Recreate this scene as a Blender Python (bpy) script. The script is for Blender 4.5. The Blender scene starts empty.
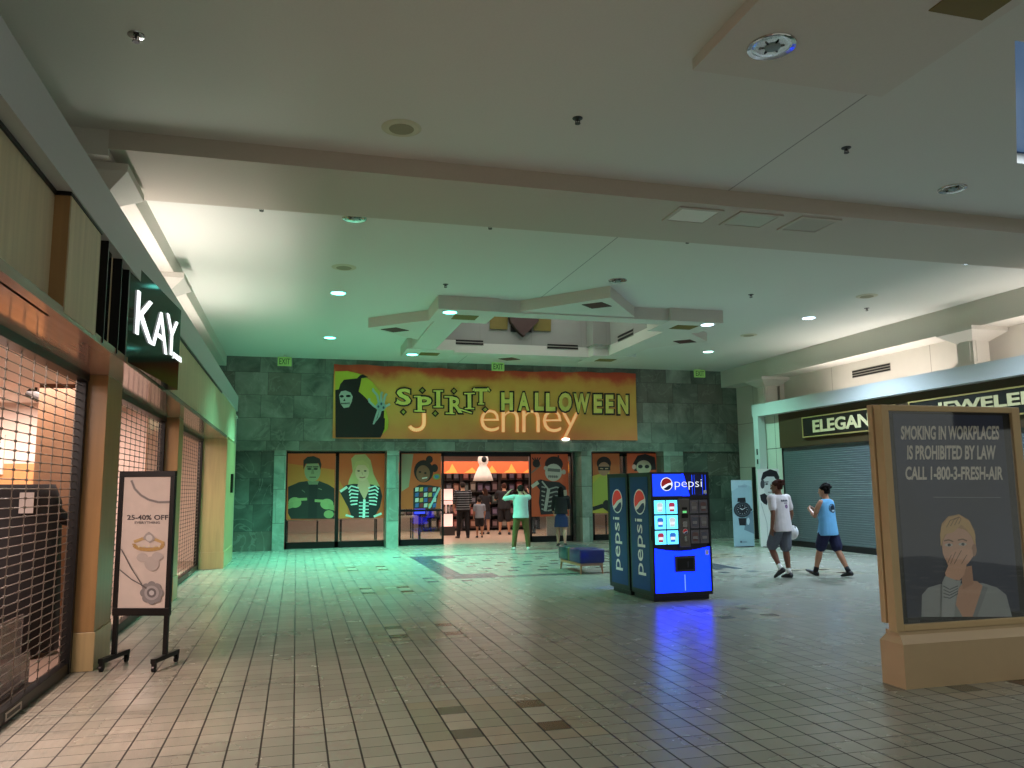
import bpy, math, random
from mathutils import Vector, Matrix, Euler
from mathutils.bvhtree import BVHTree
random.seed(11)
S = bpy.context.scene
COL = S.collection
PI = math.pi
R = math.radians

# ---------------------------------------------------------------- camera model (metres, z up, y along the mall)
FPX, CAMH = 791.5, 1.6
def cam_axes(yaw, pitch, roll):
    cy, sy = math.cos(yaw), math.sin(yaw)
    fw = Vector((sy*math.cos(pitch), cy*math.cos(pitch), math.sin(pitch)))
    r = Vector((cy, -sy, 0)); d = fw.cross(r)
    c, s = math.cos(roll), math.sin(roll)
    return c*r + s*d, -s*r + c*d, fw
AX = cam_axes(R(15.178), R(7.471), R(0.552))
CAM = Vector((0, 0, CAMH))
def ray(x, y):
    return AX[0]*((x-512)/FPX) + AX[1]*((y-384)/FPX) + AX[2]
def onplane(a, v, x, y):
    r = ray(x, y); return CAM + r*((v-CAM[a])/r[a])
def PX(v, x, y): return onplane(0, v, x, y)
def PY(v, x, y): return onplane(1, v, x, y)
def PZ(v, x, y): return onplane(2, v, x, y)

cam = bpy.data.cameras.new('camera'); cam.sensor_width = 36; cam.lens = FPX/1024*36
cam.clip_start = 0.05; cam.clip_end = 200
co = bpy.data.objects.new('camera', cam); COL.objects.link(co)
m3 = Matrix((AX[0], -AX[1], -AX[2])).transposed()
co.matrix_world = Matrix.Translation(CAM) @ m3.to_4x4()
S.camera = co

# ---------------------------------------------------------------- materials
def lin(c):
    return tuple(((v/255)/12.92 if v/255 <= .04045 else ((v/255+.055)/1.055)**2.4) for v in c)
MATS = {}
def mat(name, rgb, rough=.55, metal=0, emit=0, ergb=None, var=.10, scale=9, spec=.5, coat=0, alpha=1, bump=0):
    if name in MATS: return MATS[name]
    m = bpy.data.materials.new(name); m.use_nodes = True
    nt = m.node_tree; b = nt.nodes['Principled BSDF']
    col = lin(rgb)
    b.inputs['Roughness'].default_value = rough; b.inputs['Metallic'].default_value = metal
    b.inputs['Specular IOR Level'].default_value = spec
    b.inputs['Coat Weight'].default_value = coat; b.inputs['Coat Roughness'].default_value = .05
    b.inputs['Alpha'].default_value = alpha
    tc = nt.nodes.new('ShaderNodeTexCoord')
    nz = nt.nodes.new('ShaderNodeTexNoise'); nz.inputs['Scale'].default_value = scale; nz.inputs['Detail'].default_value = 4
    nt.links.new(tc.outputs['Object'], nz.inputs['Vector'])
    mx = nt.nodes.new('ShaderNodeMix'); mx.data_type = 'RGBA'
    mx.inputs[6].default_value = tuple(c*(1-var) for c in col)+(1,)
    mx.inputs[7].default_value = tuple(min(1, c*(1+var)) for c in col)+(1,)
    nt.links.new(nz.outputs['Fac'], mx.inputs[0]); nt.links.new(mx.outputs[2], b.inputs['Base Color'])
    if bump:
        bp = nt.nodes.new('ShaderNodeBump'); bp.inputs['Strength'].default_value = bump; bp.inputs['Distance'].default_value = .01
        nt.links.new(nz.outputs['Fac'], bp.inputs['Height']); nt.links.new(bp.outputs[0], b.inputs['Normal'])
    if emit:
        b.inputs['Emission Color'].default_value = lin(ergb or rgb)+(1,); b.inputs['Emission Strength'].default_value = emit
    MATS[name] = m; return m
def ink(rgb, emit=0, rough=.5):
    return mat('ink_%02x%02x%02x%s' % (*[int(v) for v in rgb], ('_lit%g' % emit) if emit else ''), rgb, rough, emit=emit, var=.06)

def nodes_of(name, rough=.5, spec=.5):
    m = bpy.data.materials.new(name); m.use_nodes = True; MATS[name] = m
    nt = m.node_tree; b = nt.nodes['Principled BSDF']; b.inputs['Roughness'].default_value = rough
    b.inputs['Specular IOR Level'].default_value = spec
    def N(t, **k):
        n = nt.nodes.new('ShaderNode'+t)
        for a, v in k.items(): setattr(n, a, v)
        return n
    def M(op, a, b2=None, c=None):
        n = N('Math', operation=op)
        for i, v in enumerate((a, b2, c)):
            if v is None: continue
            if isinstance(v, (int, float)): n.inputs[i].default_value = v
            else: nt.links.new(v, n.inputs[i])
        return n.outputs[0]
    def MIX(f, a, b2, mode='MIX'):
        n = N('Mix'); n.data_type = 'RGBA'; n.blend_type = mode
        for i, v in ((0, f), (6, a), (7, b2)):
            if isinstance(v, (int, float)): n.inputs[i].default_value = v
            elif isinstance(v, tuple): n.inputs[i].default_value = v+(1,)
            else: nt.links.new(v, n.inputs[i])
        return n.outputs[2]
    return m, nt, b, N, M, MIX

TX, TY, GX, GY = .2, .19, .023, 5.069          # floor tile module and grid origin
def tile_mat(name, rgb, grout=(34, 32, 27), rough=.27):
    m, nt, b, N, M, MIX = nodes_of(name, rough, .5)
    pos = N('NewGeometry'); sp = N('SeparateXYZ'); nt.links.new(pos.outputs['Position'], sp.inputs[0])
    u = M('DIVIDE', M('SUBTRACT', sp.outputs[0], GX-20*TX), TX); v = M('DIVIDE', M('SUBTRACT', sp.outputs[1], GY-60*TY), TY)
    fu, fv = M('FRACT', u), M('FRACT', v)
    du = M('MINIMUM', fu, M('SUBTRACT', 1.0, fu)); dv = M('MINIMUM', fv, M('SUBTRACT', 1.0, fv))
    g = M('MAXIMUM', M('LESS_THAN', du, .030), M('LESS_THAN', dv, .020))
    cb = N('CombineXYZ'); nt.links.new(M('FLOOR', u), cb.inputs[0]); nt.links.new(M('FLOOR', v), cb.inputs[1])
    wn = N('TexWhiteNoise', noise_dimensions='2D'); nt.links.new(cb.outputs[0], wn.inputs['Vector'])
    c = lin(rgb)
    tone = MIX(wn.outputs['Value'], tuple(x*.90 for x in c), tuple(min(1, x*1.07) for x in c))
    nz = N('TexNoise'); nz.inputs['Scale'].default_value = 1.3; nz.inputs['Detail'].default_value = 5
    nt.links.new(pos.outputs['Position'], nz.inputs['Vector'])
    dirt = MIX(M('MULTIPLY', nz.outputs['Fac'], .22), tone, tuple(x*.66 for x in c))
    nt.links.new(MIX(g, dirt, lin(grout)), b.inputs['Base Color'])
    rr = M('MULTIPLY_ADD', nz.outputs['Fac'], .05, rough-.025)
    nt.links.new(M('MULTIPLY_ADD', g, .4, rr), b.inputs['Roughness'])
    bp = N('Bump'); bp.inputs['Strength'].default_value = .25; bp.inputs['Distance'].default_value = .004
    n2 = N('TexNoise'); n2.inputs['Scale'].default_value = 22; nt.links.new(pos.outputs['Position'], n2.inputs['Vector'])
    nt.links.new(M('MULTIPLY_ADD', n2.outputs['Fac'], .06, M('SUBTRACT', 1.0, g)), bp.inputs['Height']); nt.links.new(bp.outputs[0], b.inputs['Normal'])
    return m
def stone_mat(name, light, dark, bw=.86, bh=.62, z0=.186):
    m, nt, b, N, M, MIX = nodes_of(name, .34)
    pos = N('NewGeometry'); sp = N('SeparateXYZ'); nt.links.new(pos.outputs['Position'], sp.inputs[0])
    row = M('FLOOR', M('DIVIDE', M('ADD', sp.outputs[2], z0), bh))
    fr = M('FRACT', M('DIVIDE', M('ADD', sp.outputs[2], z0), bh))
    wr = N('TexWhiteNoise', noise_dimensions='1D'); nt.links.new(row, wr.inputs['W'])
    uu = M('DIVIDE', M('MULTIPLY_ADD', wr.outputs['Value'], 3.0, M('ADD', sp.outputs[0], sp.outputs[1])), bw)
    fu = M('FRACT', uu)
    cb = N('CombineXYZ'); nt.links.new(M('FLOOR', uu), cb.inputs[0]); nt.links.new(row, cb.inputs[1])
    wn = N('TexWhiteNoise', noise_dimensions='2D'); nt.links.new(cb.outputs[0], wn.inputs['Vector'])
    nz = N('TexNoise'); nz.inputs['Scale'].default_value = 1.15; nz.inputs['Detail'].default_value = 8; nz.inputs['Roughness'].default_value = .6; nz.inputs['Distortion'].default_value = .7
    off = N('VectorMath', operation='MULTIPLY_ADD'); nt.links.new(wn.outputs['Color'], off.inputs[0]); off.inputs[1].default_value = (7, 7, 7); nt.links.new(pos.outputs['Position'], off.inputs[2])
    nt.links.new(off.outputs[0], nz.inputs['Vector'])
    cr = N('ValToRGB'); cr.color_ramp.elements[0].position = .3; cr.color_ramp.elements[1].position = .72
    cr.color_ramp.elements[0].color = lin(dark)+(1,); cr.color_ramp.elements[1].color = lin(light)+(1,)
    nt.links.new(nz.outputs['Fac'], cr.inputs[0])
    blk = MIX(M('MULTIPLY', wn.outputs['Value'], .55), cr.outputs[0], tuple(x*.5 for x in lin(dark)))
    warm = MIX(M('MULTIPLY', M('GREATER_THAN', wn.outputs['Value'], .8), .25), blk, lin((126, 108, 96)))
    vn = N('TexNoise'); vn.inputs['Scale'].default_value = .9; vn.inputs['Detail'].default_value = 4; vn.inputs['Distortion'].default_value = 1.6
    nt.links.new(off.outputs[0], vn.inputs['Vector'])
    vein = M('LESS_THAN', M('ABSOLUTE', M('SUBTRACT', vn.outputs['Fac'], .5)), .012)
    c1 = MIX(M('MULTIPLY', vein, .16), warm, lin((176, 182, 174)))
    jt = M('MAXIMUM', M('LESS_THAN', fr, .016), M('LESS_THAN', fu, .012))
    nt.links.new(MIX(M('MULTIPLY', jt, .7), c1, lin((24, 28, 26))), b.inputs['Base Color'])
    return m
def wood_mat(name, rgb, rough=.3, scale=1.0, axis=2):
    m, nt, b, N, M, MIX = nodes_of(name, rough)
    pos = N('NewGeometry'); mp = N('Mapping'); nt.links.new(pos.outputs['Position'], mp.inputs[0])
    sc = [14, 14, 14]; sc[axis] = .9; mp.inputs['Scale'].default_value = [s*scale for s in sc]
    nz = N('TexNoise'); nz.inputs['Scale'].default_value = 1; nz.inputs['Detail'].default_value = 6; nz.inputs['Distortion'].default_value = .6
    nt.links.new(mp.outputs[0], nz.inputs['Vector'])
    c = lin(rgb); nt.links.new(MIX(nz.outputs['Fac'], tuple(x*.72 for x in c), tuple(min(1, x*1.22) for x in c)), b.inputs['Base Color'])
    return m
def paint_mat(name, rgb, rough=.8, seam=None):
    m, nt, b, N, M, MIX = nodes_of(name, rough, .3)
    pos = N('NewGeometry'); nz = N('TexNoise'); nz.inputs['Scale'].default_value = 45; nz.inputs['Detail'].default_value = 3
    nt.links.new(pos.outputs['Position'], nz.inputs['Vector'])
    n2 = N('TexNoise'); n2.inputs['Scale'].default_value = .5; nt.links.new(pos.outputs['Position'], n2.inputs['Vector'])
    c = lin(rgb)
    a = MIX(nz.outputs['Fac'], tuple(x*.95 for x in c), tuple(min(1, x*1.04) for x in c))
    a = MIX(M('MULTIPLY', n2.outputs['Fac'], .12), a, tuple(x*.8 for x in c))
    if seam:
        sp = N('SeparateXYZ'); nt.links.new(pos.outputs['Position'], sp.inputs[0])
        d = M('ABSOLUTE', M('SUBTRACT', sp.outputs[0], M('MULTIPLY_ADD', M('GREATER_THAN', sp.outputs[1], 9.0), seam[1]-seam[0], seam[0])))
        a = MIX(M('MULTIPLY', M('LESS_THAN', d, .009), .55), a, lin((70, 68, 62)))
    nt.links.new(a, b.inputs['Base Color'])
    bp = N('Bump'); bp.inputs['Strength'].default_value = .12; bp.inputs['Distance'].default_value = .004
    nt.links.new(nz.outputs['Fac'], bp.inputs['Height']); nt.links.new(bp.outputs[0], b.inputs['Normal'])
    return m
def panel_mat(name, rgb, rough, dz, dy, line=(120, 112, 100)):
    m, nt, b, N, M, MIX = nodes_of(name, rough)
    pos = N('NewGeometry'); sp = N('SeparateXYZ'); nt.links.new(pos.outputs['Position'], sp.inputs[0])
    fz = M('FRACT', M('DIVIDE', M('ADD', sp.outputs[2], 10), dz)); fy = M('FRACT', M('DIVIDE', M('ADD', M('ADD', sp.outputs[1], sp.outputs[0]), 40), dy))
    g = M('MAXIMUM', M('LESS_THAN', fz, .018/dz), M('LESS_THAN', fy, .016/dy))
    nz = N('TexNoise'); nz.inputs['Scale'].default_value = 5; nt.links.new(pos.outputs['Position'], nz.inputs['Vector'])
    c = lin(rgb); nt.links.new(MIX(g, MIX(nz.outputs['Fac'], tuple(x*.93 for x in c), c), lin(line)), b.inputs['Base Color'])
    return m
def glass_mat(name, tint=(255, 255, 255), refl=.12, dull=0, fk=.35):
    m = bpy.data.materials.new(name); m.use_nodes = True; MATS[name] = m
    nt = m.node_tree; nt.nodes.remove(nt.nodes['Principled BSDF']); out = nt.nodes['Material Output']
    tr = nt.nodes.new('ShaderNodeBsdfTransparent'); tr.inputs[0].default_value = lin(tint)+(1,)
    gl = nt.nodes.new('ShaderNodeBsdfGlossy'); gl.inputs['Roughness'].default_value = .03+dull
    lw = nt.nodes.new('ShaderNodeLayerWeight'); lw.inputs[0].default_value = .35
    nz = nt.nodes.new('ShaderNodeTexNoise'); nz.inputs['Scale'].default_value = 3
    ma = nt.nodes.new('ShaderNodeMath'); ma.operation = 'MULTIPLY_ADD'; ma.inputs[1].default_value = fk; ma.inputs[2].default_value = refl
    nt.links.new(lw.outputs['Fresnel'], ma.inputs[0])
    mx = nt.nodes.new('ShaderNodeMixShader'); nt.links.new(ma.outputs[0], mx.inputs[0])
    nt.links.new(tr.outputs[0], mx.inputs[1]); nt.links.new(gl.outputs[0], mx.inputs[2]); nt.links.new(mx.outputs[0], out.inputs[0])
    return m

# ---------------------------------------------------------------- mesh builder
class MB:
    def __init__(s, m=None): s.v, s.f, s.mi, s.mats, s.cur = [], [], [], [], None; (m is not None) and s.m(m)
    def m(s, m):
        if m not in s.mats: s.mats.append(m)
        s.cur = s.mats.index(m); return s
    def add(s, vs, fs, M=None):
        n = len(s.v)
        s.v += [tuple(M @ Vector(p)) if M is not None else tuple(p) for p in vs]
        for f in fs: s.f.append([i+n for i in f]); s.mi.append(s.cur or 0)
        return s
    def box(s, x0, x1, y0, y1, z0, z1, M=None):
        x0, x1 = sorted((x0, x1)); y0, y1 = sorted((y0, y1)); z0, z1 = sorted((z0, z1))
        return s.add([(x, y, z) for x in (x0, x1) for y in (y0, y1) for z in (z0, z1)],
                     [(0, 1, 3, 2), (4, 6, 7, 5), (0, 4, 5, 1), (2, 3, 7, 6), (0, 2, 6, 4), (1, 5, 7, 3)], M)
    def prism(s, poly, a, b, axis='z', M=None):          # poly in the two other axes, extruded a..b
        def p(u, v, w): return {'z': (u, v, w), 'y': (u, w, v), 'x': (w, u, v)}[axis]
        n = len(poly)
        return s.add([p(u, v, a) for u, v in poly]+[p(u, v, b) for u, v in poly],
                     [tuple(range(n))[::-1], tuple(range(n, 2*n))]+[(i, (i+1) % n, n+(i+1) % n, n+i) for i in range(n)], M)
    def face(s, pts): return s.add(pts, [tuple(range(len(pts)))])
    def cyl(s, a, b, r0, r1=None, n=12, M=None):
        r1 = r0 if r1 is None else r1
        a, b = Vector(a), Vector(b); d = (b-a).normalized(); u = d.orthogonal().normalized(); w = d.cross(u)
        vs = []
        for c, r in ((a, r0), (b, r1)):
            for i in range(n):
                t = 2*PI*i/n; vs.append(c + u*(r*math.cos(t)) + w*(r*math.sin(t)))
        return s.add(vs, [tuple(range(n))[::-1], tuple(range(n, 2*n))]+[(i, (i+1) % n, n+(i+1) % n, n+i) for i in range(n)], M)
    def tube(s, path, r, n=8):
        for a, b in zip(path, path[1:]): s.cyl(a, b, r, r, n)
        return s
    def lathe(s, prof, n=20, M=None, c=(0, 0, 0)):      # prof: (r,z)
        vs = []
        for r, z in prof:
            for i in range(n):
                t = 2*PI*i/n; vs.append((c[0]+r*math.cos(t), c[1]+r*math.sin(t), c[2]+z))
        fs = [(k*n+i, k*n+(i+1) % n, (k+1)*n+(i+1) % n, (k+1)*n+i) for k in range(len(prof)-1) for i in range(n)]
        fs += [tuple(range(n))[::-1], tuple(range((len(prof)-1)*n, len(prof)*n))]
        return s.add(vs, fs, M)
    def loft(s, rings, n=14):
        """rings: (centre, u axis, v axis, ru, rv)"""
        vs = []
        for c, u, w, ru, rv in rings:
            c, u, w = Vector(c), Vector(u), Vector(w)
            for i in range(n):
                t = 2*PI*i/n; vs.append(c + u*(ru*math.cos(t)) + w*(rv*math.sin(t)))
        k = len(rings)
        fs = [(j*n+i, j*n+(i+1) % n, (j+1)*n+(i+1) % n, (j+1)*n+i) for j in range(k-1) for i in range(n)]
        fs += [tuple(range(n))[::-1], tuple(range((k-1)*n, k*n))]
        return s.add(vs, fs)
    def ball(s, c, rx, ry=None, rz=None, n=12, k=8, M=None):
        ry = rx if ry is None else ry; rz = rx if rz is None else rz
        vs = []; c = Vector(c)
        for j in range(k+1):
            p = -PI/2 + PI*j/k; rr = max(.02, math.cos(p))
            for i in range(n):
                t = 2*PI*i/n; q = Vector((rx*rr*math.cos(t), ry*rr*math.sin(t), rz*math.sin(p)))
                vs.append(c + (M @ q if M is not None else q))
        fs = [(j*n+i, j*n+(i+1) % n, (j+1)*n+(i+1) % n, (j+1)*n+i) for j in range(k) for i in range(n)]
        fs += [tuple(range(n))[::-1], tuple(range(k*n, (k+1)*n))]
        return s.add(vs, fs)
    def mesh(s, name):
        me = bpy.data.meshes.new(name); me.from_pydata(s.v, [], s.f); me.validate(clean_customdata=False)
        for m in s.mats: me.materials.append(m)
        if len(me.polygons) == len(s.mi): me.polygons.foreach_set('material_index', s.mi)
        me.update(); return me
    def build(s, name, parent=None, world=False, bevel=0, smooth=False, label=None):
        if world and parent is not None:
            o = parent
            off = Vector(parent.location)
            if parent.parent is not None: off = off + Vector(parent.parent.location)
            s.v = [tuple(Vector(p)-off) for p in s.v]
        ob = bpy.data.objects.new(name, s.mesh(name)); COL.objects.link(ob)
        if parent is not None: ob.parent = parent
        if smooth: ob.data.polygons.foreach_set('use_smooth', [True]*len(ob.data.polygons))
        if bevel:
            bm = ob.modifiers.new('bevel', 'BEVEL'); bm.width = bevel; bm.segments = 2; bm.limit_method = 'ANGLE'
        if label: ob['label'] = label
        return ob
def tag(o, label, cat, group=None, kind=None):
    o['label'] = label; o['category'] = cat
    if group: o['group'] = group
    if kind: o['kind'] = kind
    return o
def thing(name, label, cat, loc=(0, 0, 0), rotz=0, group=None):
    o = bpy.data.objects.new(name, None); COL.objects.link(o); o.empty_display_size = .1
    o.location = loc; o.rotation_euler = (0, 0, rotz)
    return tag(o, label, cat, group)
def struct(name, mb, label, cat, parent=None, bevel=0, smooth=False):
    return tag(mb.build(name, parent, bevel=bevel, smooth=smooth), label, cat, kind='structure')
def dup(root, loc, label, rotz=None, group=None):
    r = root.copy(); COL.objects.link(r); r.location = loc; r['label'] = label
    if rotz is not None: r.rotation_euler = (0, 0, rotz)
    for ch in list(root.children):
        c = ch.copy(); COL.objects.link(c); c.parent = r
        for g in list(ch.children):
            d = g.copy(); COL.objects.link(d); d.parent = c
    return r

# ---------------------------------------------------------------- lettering and flat art
_TX = {}
def text_geo(st, bold=0.0, ext=0.0):
    key = (st, bold, ext)
    if key in _TX: return _TX[key]
    cu = bpy.data.curves.new('t', 'FONT'); cu.body = st; cu.size = 1; cu.offset = bold; cu.extrude = ext; cu.resolution_u = 3
    ob = bpy.data.objects.new('t', cu); COL.objects.link(ob)
    dg = bpy.context.evaluated_depsgraph_get(); dg.update(); ev = ob.evaluated_get(dg); me = ev.to_mesh()
    vs = [v.co.copy() for v in me.vertices]; fs = [tuple(p.vertices) for p in me.polygons]
    ev.to_mesh_clear(); bpy.data.objects.remove(ob); bpy.data.curves.remove(cu)
    x0 = min(v.x for v in vs); x1 = max(v.x for v in vs); y0 = min(v.y for v in vs); y1 = max(v.y for v in vs)
    vs = [Vector(((v.x-x0)/(x1-x0), (v.y-y0)/(y1-y0), v.z)) for v in vs]
    _TX[key] = (vs, fs, (x1-x0)/(y1-y0)); return _TX[key]
def put_text(mb, st, o, u, v, w, h, nrm=(0, 0, 0), lift=0, bold=0.0, ext=0.0):
    """text fitted to the box with corner o, along unit u (width w) and v (height h)"""
    vs, fs, a = text_geo(st, bold, ext)
    o, u, v, n = Vector(o), Vector(u), Vector(v), Vector(nrm)
    mb.add([o + u*(p.x*w) + v*(p.y*h) + n*(lift + p.z) for p in vs], fs)
class Art:
    """flat coloured shapes on one plane, in layers lifted along nrm; T maps drawing coordinates to world"""
    def __init__(s, T, nrm, step=.0012, start=.002): s.T, s.n, s.st, s.k, s.mb, s.glow = T, Vector(nrm), step, start, MB(), 0
    def lift(s, m=1): s.k += s.st*m; return s
    def poly(s, pts, col, emit=0):
        s.mb.m(col if not isinstance(col, tuple) else ink(col, emit or s.glow)); s.mb.face([s.T(*p)+s.n*s.k for p in pts]); s.k += s.st*.25; return s
    def ell(s, cx, cy, rx, ry, col, emit=0, rot=0, n=20):
        c, q = math.cos(rot), math.sin(rot)
        return s.poly([(cx+rx*math.cos(t)*c-ry*math.sin(t)*q, cy+rx*math.cos(t)*q+ry*math.sin(t)*c) for t in [2*PI*i/n for i in range(n)]], col, emit)
    def line(s, pts, w, col, emit=0):
        for (a, b), (c, d) in zip(pts, pts[1:]):
            l = math.hypot(c-a, d-b) or 1; nx, ny = -(d-b)/l*w/2, (c-a)/l*w/2
            s.poly([(a+nx, b+ny), (c+nx, d+ny), (c-nx, d-ny), (a-nx, b-ny)], col, emit)
        return s
    def text(s, st, x0, y0, x1, y1, col, bold=0.0, emit=0, x2=None):
        """x0,y0 top-left .. x1,y1 bottom-right in drawing coordinates"""
        s.mb.m(ink(col, emit)); vs, fs, a = text_geo(st, bold)
        s.mb.add([s.T(x0+(x1-x0)*p.x, y1+(y0-y1)*p.y)+s.n*s.k for p in vs], fs); s.k += s.st*.25; return s
def Zm(plane, v, x0, y0, sc):                     # drawing coordinates of an enlarged crop -> world point on a plane
    return lambda x, y: plane(v, x0+x/sc, y0+y/sc)
# ================================================================ the setting
ZC = 5.2                     # ceiling height
YW = 22.3                    # face of the far stone wall
YG = 22.9                    # shop glass line
FLOORC = (147, 147, 135)
M_floor = tile_mat('floor_tile', FLOORC)
M_tan = tile_mat('floor_tile_tan', (150, 144, 126)); M_sage = tile_mat('floor_tile_sage', (140, 140, 122)); M_sand = tile_mat('floor_tile_sand', (162, 158, 142))
M_umber = tile_mat('floor_tile_umber', (88, 66, 48)); M_moss = tile_mat('floor_tile_moss', (96, 94, 80)); M_slate = tile_mat('floor_tile_slate', (72, 78, 88))
M_ceil = paint_mat('ceiling_paint', (212, 211, 202), .85, seam=(5.04, 4.42))
M_trim = paint_mat('trim_paint', (206, 201, 190), .7)
M_beam = paint_mat('beam_paint', (192, 182, 168), .8)
M_bar = paint_mat('bar_paint', (186, 190, 188), .45)
M_stone = stone_mat('green_stone', (166, 176, 164), (66, 80, 72)); M_stone2 = stone_mat('dark_green_stone', (112, 126, 116), (42, 54, 48), .7, .7)
M_pil = stone_mat('pale_green_stone', (166, 178, 166), (100, 118, 106), .6, .9)
M_wood = wood_mat('maple_veneer', (160, 122, 78), .34)
M_woodg = wood_mat('pale_maple_veneer', (182, 156, 112), .3)
M_gloss = wood_mat('polished_soffit', (160, 128, 112), .12, axis=1)
M_panel = wood_mat('cream_fascia', (202, 186, 150), .5)
M_black = mat('black_metal', (12, 11, 11), .4, var=.2, spec=.35)
M_dark = mat('dark_bronze', (34, 28, 24), .4, var=.2)
M_chrome = mat('chrome', (200, 200, 198), .12, 1.0)
M_wallr = panel_mat('beige_wall_panels', (204, 198, 186), .7, 1.35, 3.4, (150, 140, 126))

def grid(ix0, ix1, iy0, iy1):
    return GX+ix0*TX, GX+ix1*TX, GY+iy0*TY, GY+iy1*TY
fl = MB(M_floor); fl.add([(-2.0, -4, 0), (13.6, -4, 0), (13.6, 22.9, 0), (-2.0, 22.9, 0)], [(0, 1, 2, 3)])
def tiles(m, ix0, ix1, iy0, iy1, z=.0006):
    x0, x1, y0, y1 = grid(ix0, ix1, iy0, iy1); fl.m(m); fl.add([(x0, y0, z), (x1, y0, z), (x1, y1, z), (x0, y1, z)], [(0, 1, 2, 3)])
def medallion(ix, iy, tone=0):
    tiles(M_tan, ix, ix+6, iy, iy+6, .0006)
    tiles(M_sage, ix, ix+1, iy+1, iy+5, .001); tiles(M_sage, ix+2, ix+4, iy+2, iy+4, .001)
    for c in (1, 4):
        tiles(M_sand, ix+c, ix+c+1, iy+2, iy+4, .001)
        for r in (1, 4): tiles(M_moss if c == 1 else M_umber, ix+c, ix+c+1, iy+r, iy+r+1, .001)
for ix, iy in ((4, 0), (4, 19), (4, 39), (4, 58), (24, 0), (24, 19), (44, 0), (44, 19), (44, 39), (44, 58)): medallion(ix, iy)
# slate border of the centre field under the ceiling coffer, with scattered small dark tiles
a0, a1, b0, b1 = 13, 42, 48, 74
tiles(M_slate, a0, a0+2, b0, b1); tiles(M_slate, a1-2, a1, b0, b1)
for x0, x1 in ((a0+2, a0+5), (a1-5, a1-2)):
    tiles(M_slate, x0, x1, b0, b0+4); tiles(M_slate, x0, x1, b1-4, b1)
tiles(M_slate, a0+5, a1-5, b0, b0+1); tiles(M_slate, a0+5, a1-5, b1-1, b1)
for i, ix in enumerate(range(a0+4, a1-3, 3)):
    for j, iy in enumerate(range(b0+5, b1-5, 3)):
        tiles(M_slate if (i+j) % 3 else M_moss, ix + (j % 2), ix+1+(j % 2), iy, iy+1)
for ix, iy in ((11, 49), (11, 46), (14, 46), (11, 73), (14, 76), (39, 47), (38, 44), (41, 47), (41, 44), (44, 41)): tiles(M_slate, ix, ix+1, iy, iy+1)
struct('floor', fl, 'mall floor of square beige tiles with brown accent tiles', 'floor')

# ---- ceiling with the square coffer opening and the corner-on opening near the viewer
import bmesh
def holed(outer, holes, z):
    bm = bmesh.new(); es = []
    for loop in [outer]+holes:
        vs = [bm.verts.new((x, y, z)) for x, y in loop]
        for i in range(len(vs)): es.append(bm.edges.new((vs[i], vs[(i+1) % len(vs)])))
    bmesh.ops.triangle_fill(bm, edges=es, use_beauty=True)
    vs = [tuple(v.co) for v in bm.verts]; bm.verts.index_update(); fs = [[v.index for v in f.verts] for f in bm.faces]
    bm.free(); return vs, fs
HX0, HX1, HY0, HY1 = 3.17, 7.67, 14.85, 19.1
NH = [(5.60, 4.78), (7.80, 6.78), (9.6, 6.78), (9.6, 4.78)]
mb = MB(M_ceil); mb.add(*holed([(-2.6, -4), (13.7, -4), (13.7, 22.9), (-2.6, 22.9)], [[(HX0, HY0), (HX1, HY0), (HX1, HY1), (HX0, HY1)], NH], ZC))
for i in range(4):                                  # the sides of the near opening
    (xa, ya), (xb, yb) = NH[i], NH[(i+1) % 4]
    mb.face([(xa, ya, ZC), (xb, yb, ZC), (xb, yb, ZC+.12), (xa, ya, ZC+.12)])
M_blue = mat('recess_blue', (84, 104, 132), .9)
mb.m(M_blue)
for i in range(4):
    (xa, ya), (xb, yb) = NH[i], NH[(i+1) % 4]
    mb.face([(xa, ya, ZC+.12), (xb, yb, ZC+.12), (xb, yb, ZC+.14), (xa, ya, ZC+.14)])
mb.m(mat('skylight_pane', (40, 48, 60), .4, emit=1, ergb=(64, 88, 118))); mb.face([(x, y, ZC+.14) for x, y in NH])
struct('ceiling', mb, 'pale plaster ceiling of the mall hall', 'ceiling')

mb = MB(M_beam); mb.box(-1.9, 13.6, 8.318, 9.77, 5.0, 5.3)
beam = struct('ceiling_beam', mb, 'wide shallow dropped beam crossing the ceiling', 'beam')

# near drop panel (corner of another coffer)
mb = MB(M_trim); mb.box(3.16, 5.06, 3.2, 5.69, 5.10, 5.3)
nc = struct('ceiling_panel', mb, 'dropped square ceiling panel with one recessed lamp', 'ceiling panel')
M_gold = mat('gold_tile_paint', (112, 96, 34), .6); M_red = mat('red_tile_paint', (72, 30, 26), .6)
mb = MB(M_gold); mb.box(4.46, 4.95, 3.95, 4.48, 5.092, 5.11); mb.build('gold_tile', nc, label='dull gold square tile')

# ---- the star-shaped coffer
mb = MB(M_trim)
SQ = [(2.48, 3.67, 14.37, 15.5), (7.25, 8.44, 14.37, 15.5), (2.48, 3.67, 18.75, 19.95), (7.25, 8.44, 18.75, 19.95)]
for a, b, c, d in SQ: mb.box(a, b, c, d, 4.94, 5.205)
mb.box(3.67, 7.25, 14.46, 14.85, 4.952, 5.205); mb.box(3.67, 7.25, 19.1, 19.5, 4.952, 5.205)
mb.box(2.6, 3.17, 15.5, 18.75, 4.952, 5.205); mb.box(7.67, 8.24, 15.5, 18.75, 4.952, 5.205)
TRI = [[(4.1, 14.46), (6.5, 14.46), (5.38, 12.99)], [(2.6, 15.55), (2.6, 17.8), (1.38, 16.65)], [(8.24, 15.55), (8.24, 17.8), (9.3, 16.6)], [(4.1, 19.5), (6.5, 19.5), (5.38, 20.7)]]
for t in TRI: mb.prism(t, 4.985, 5.205)
coffer = struct('ceiling_coffer', mb, 'star shaped dropped coffer with four square corners and pointed arms', 'ceiling coffer')
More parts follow.
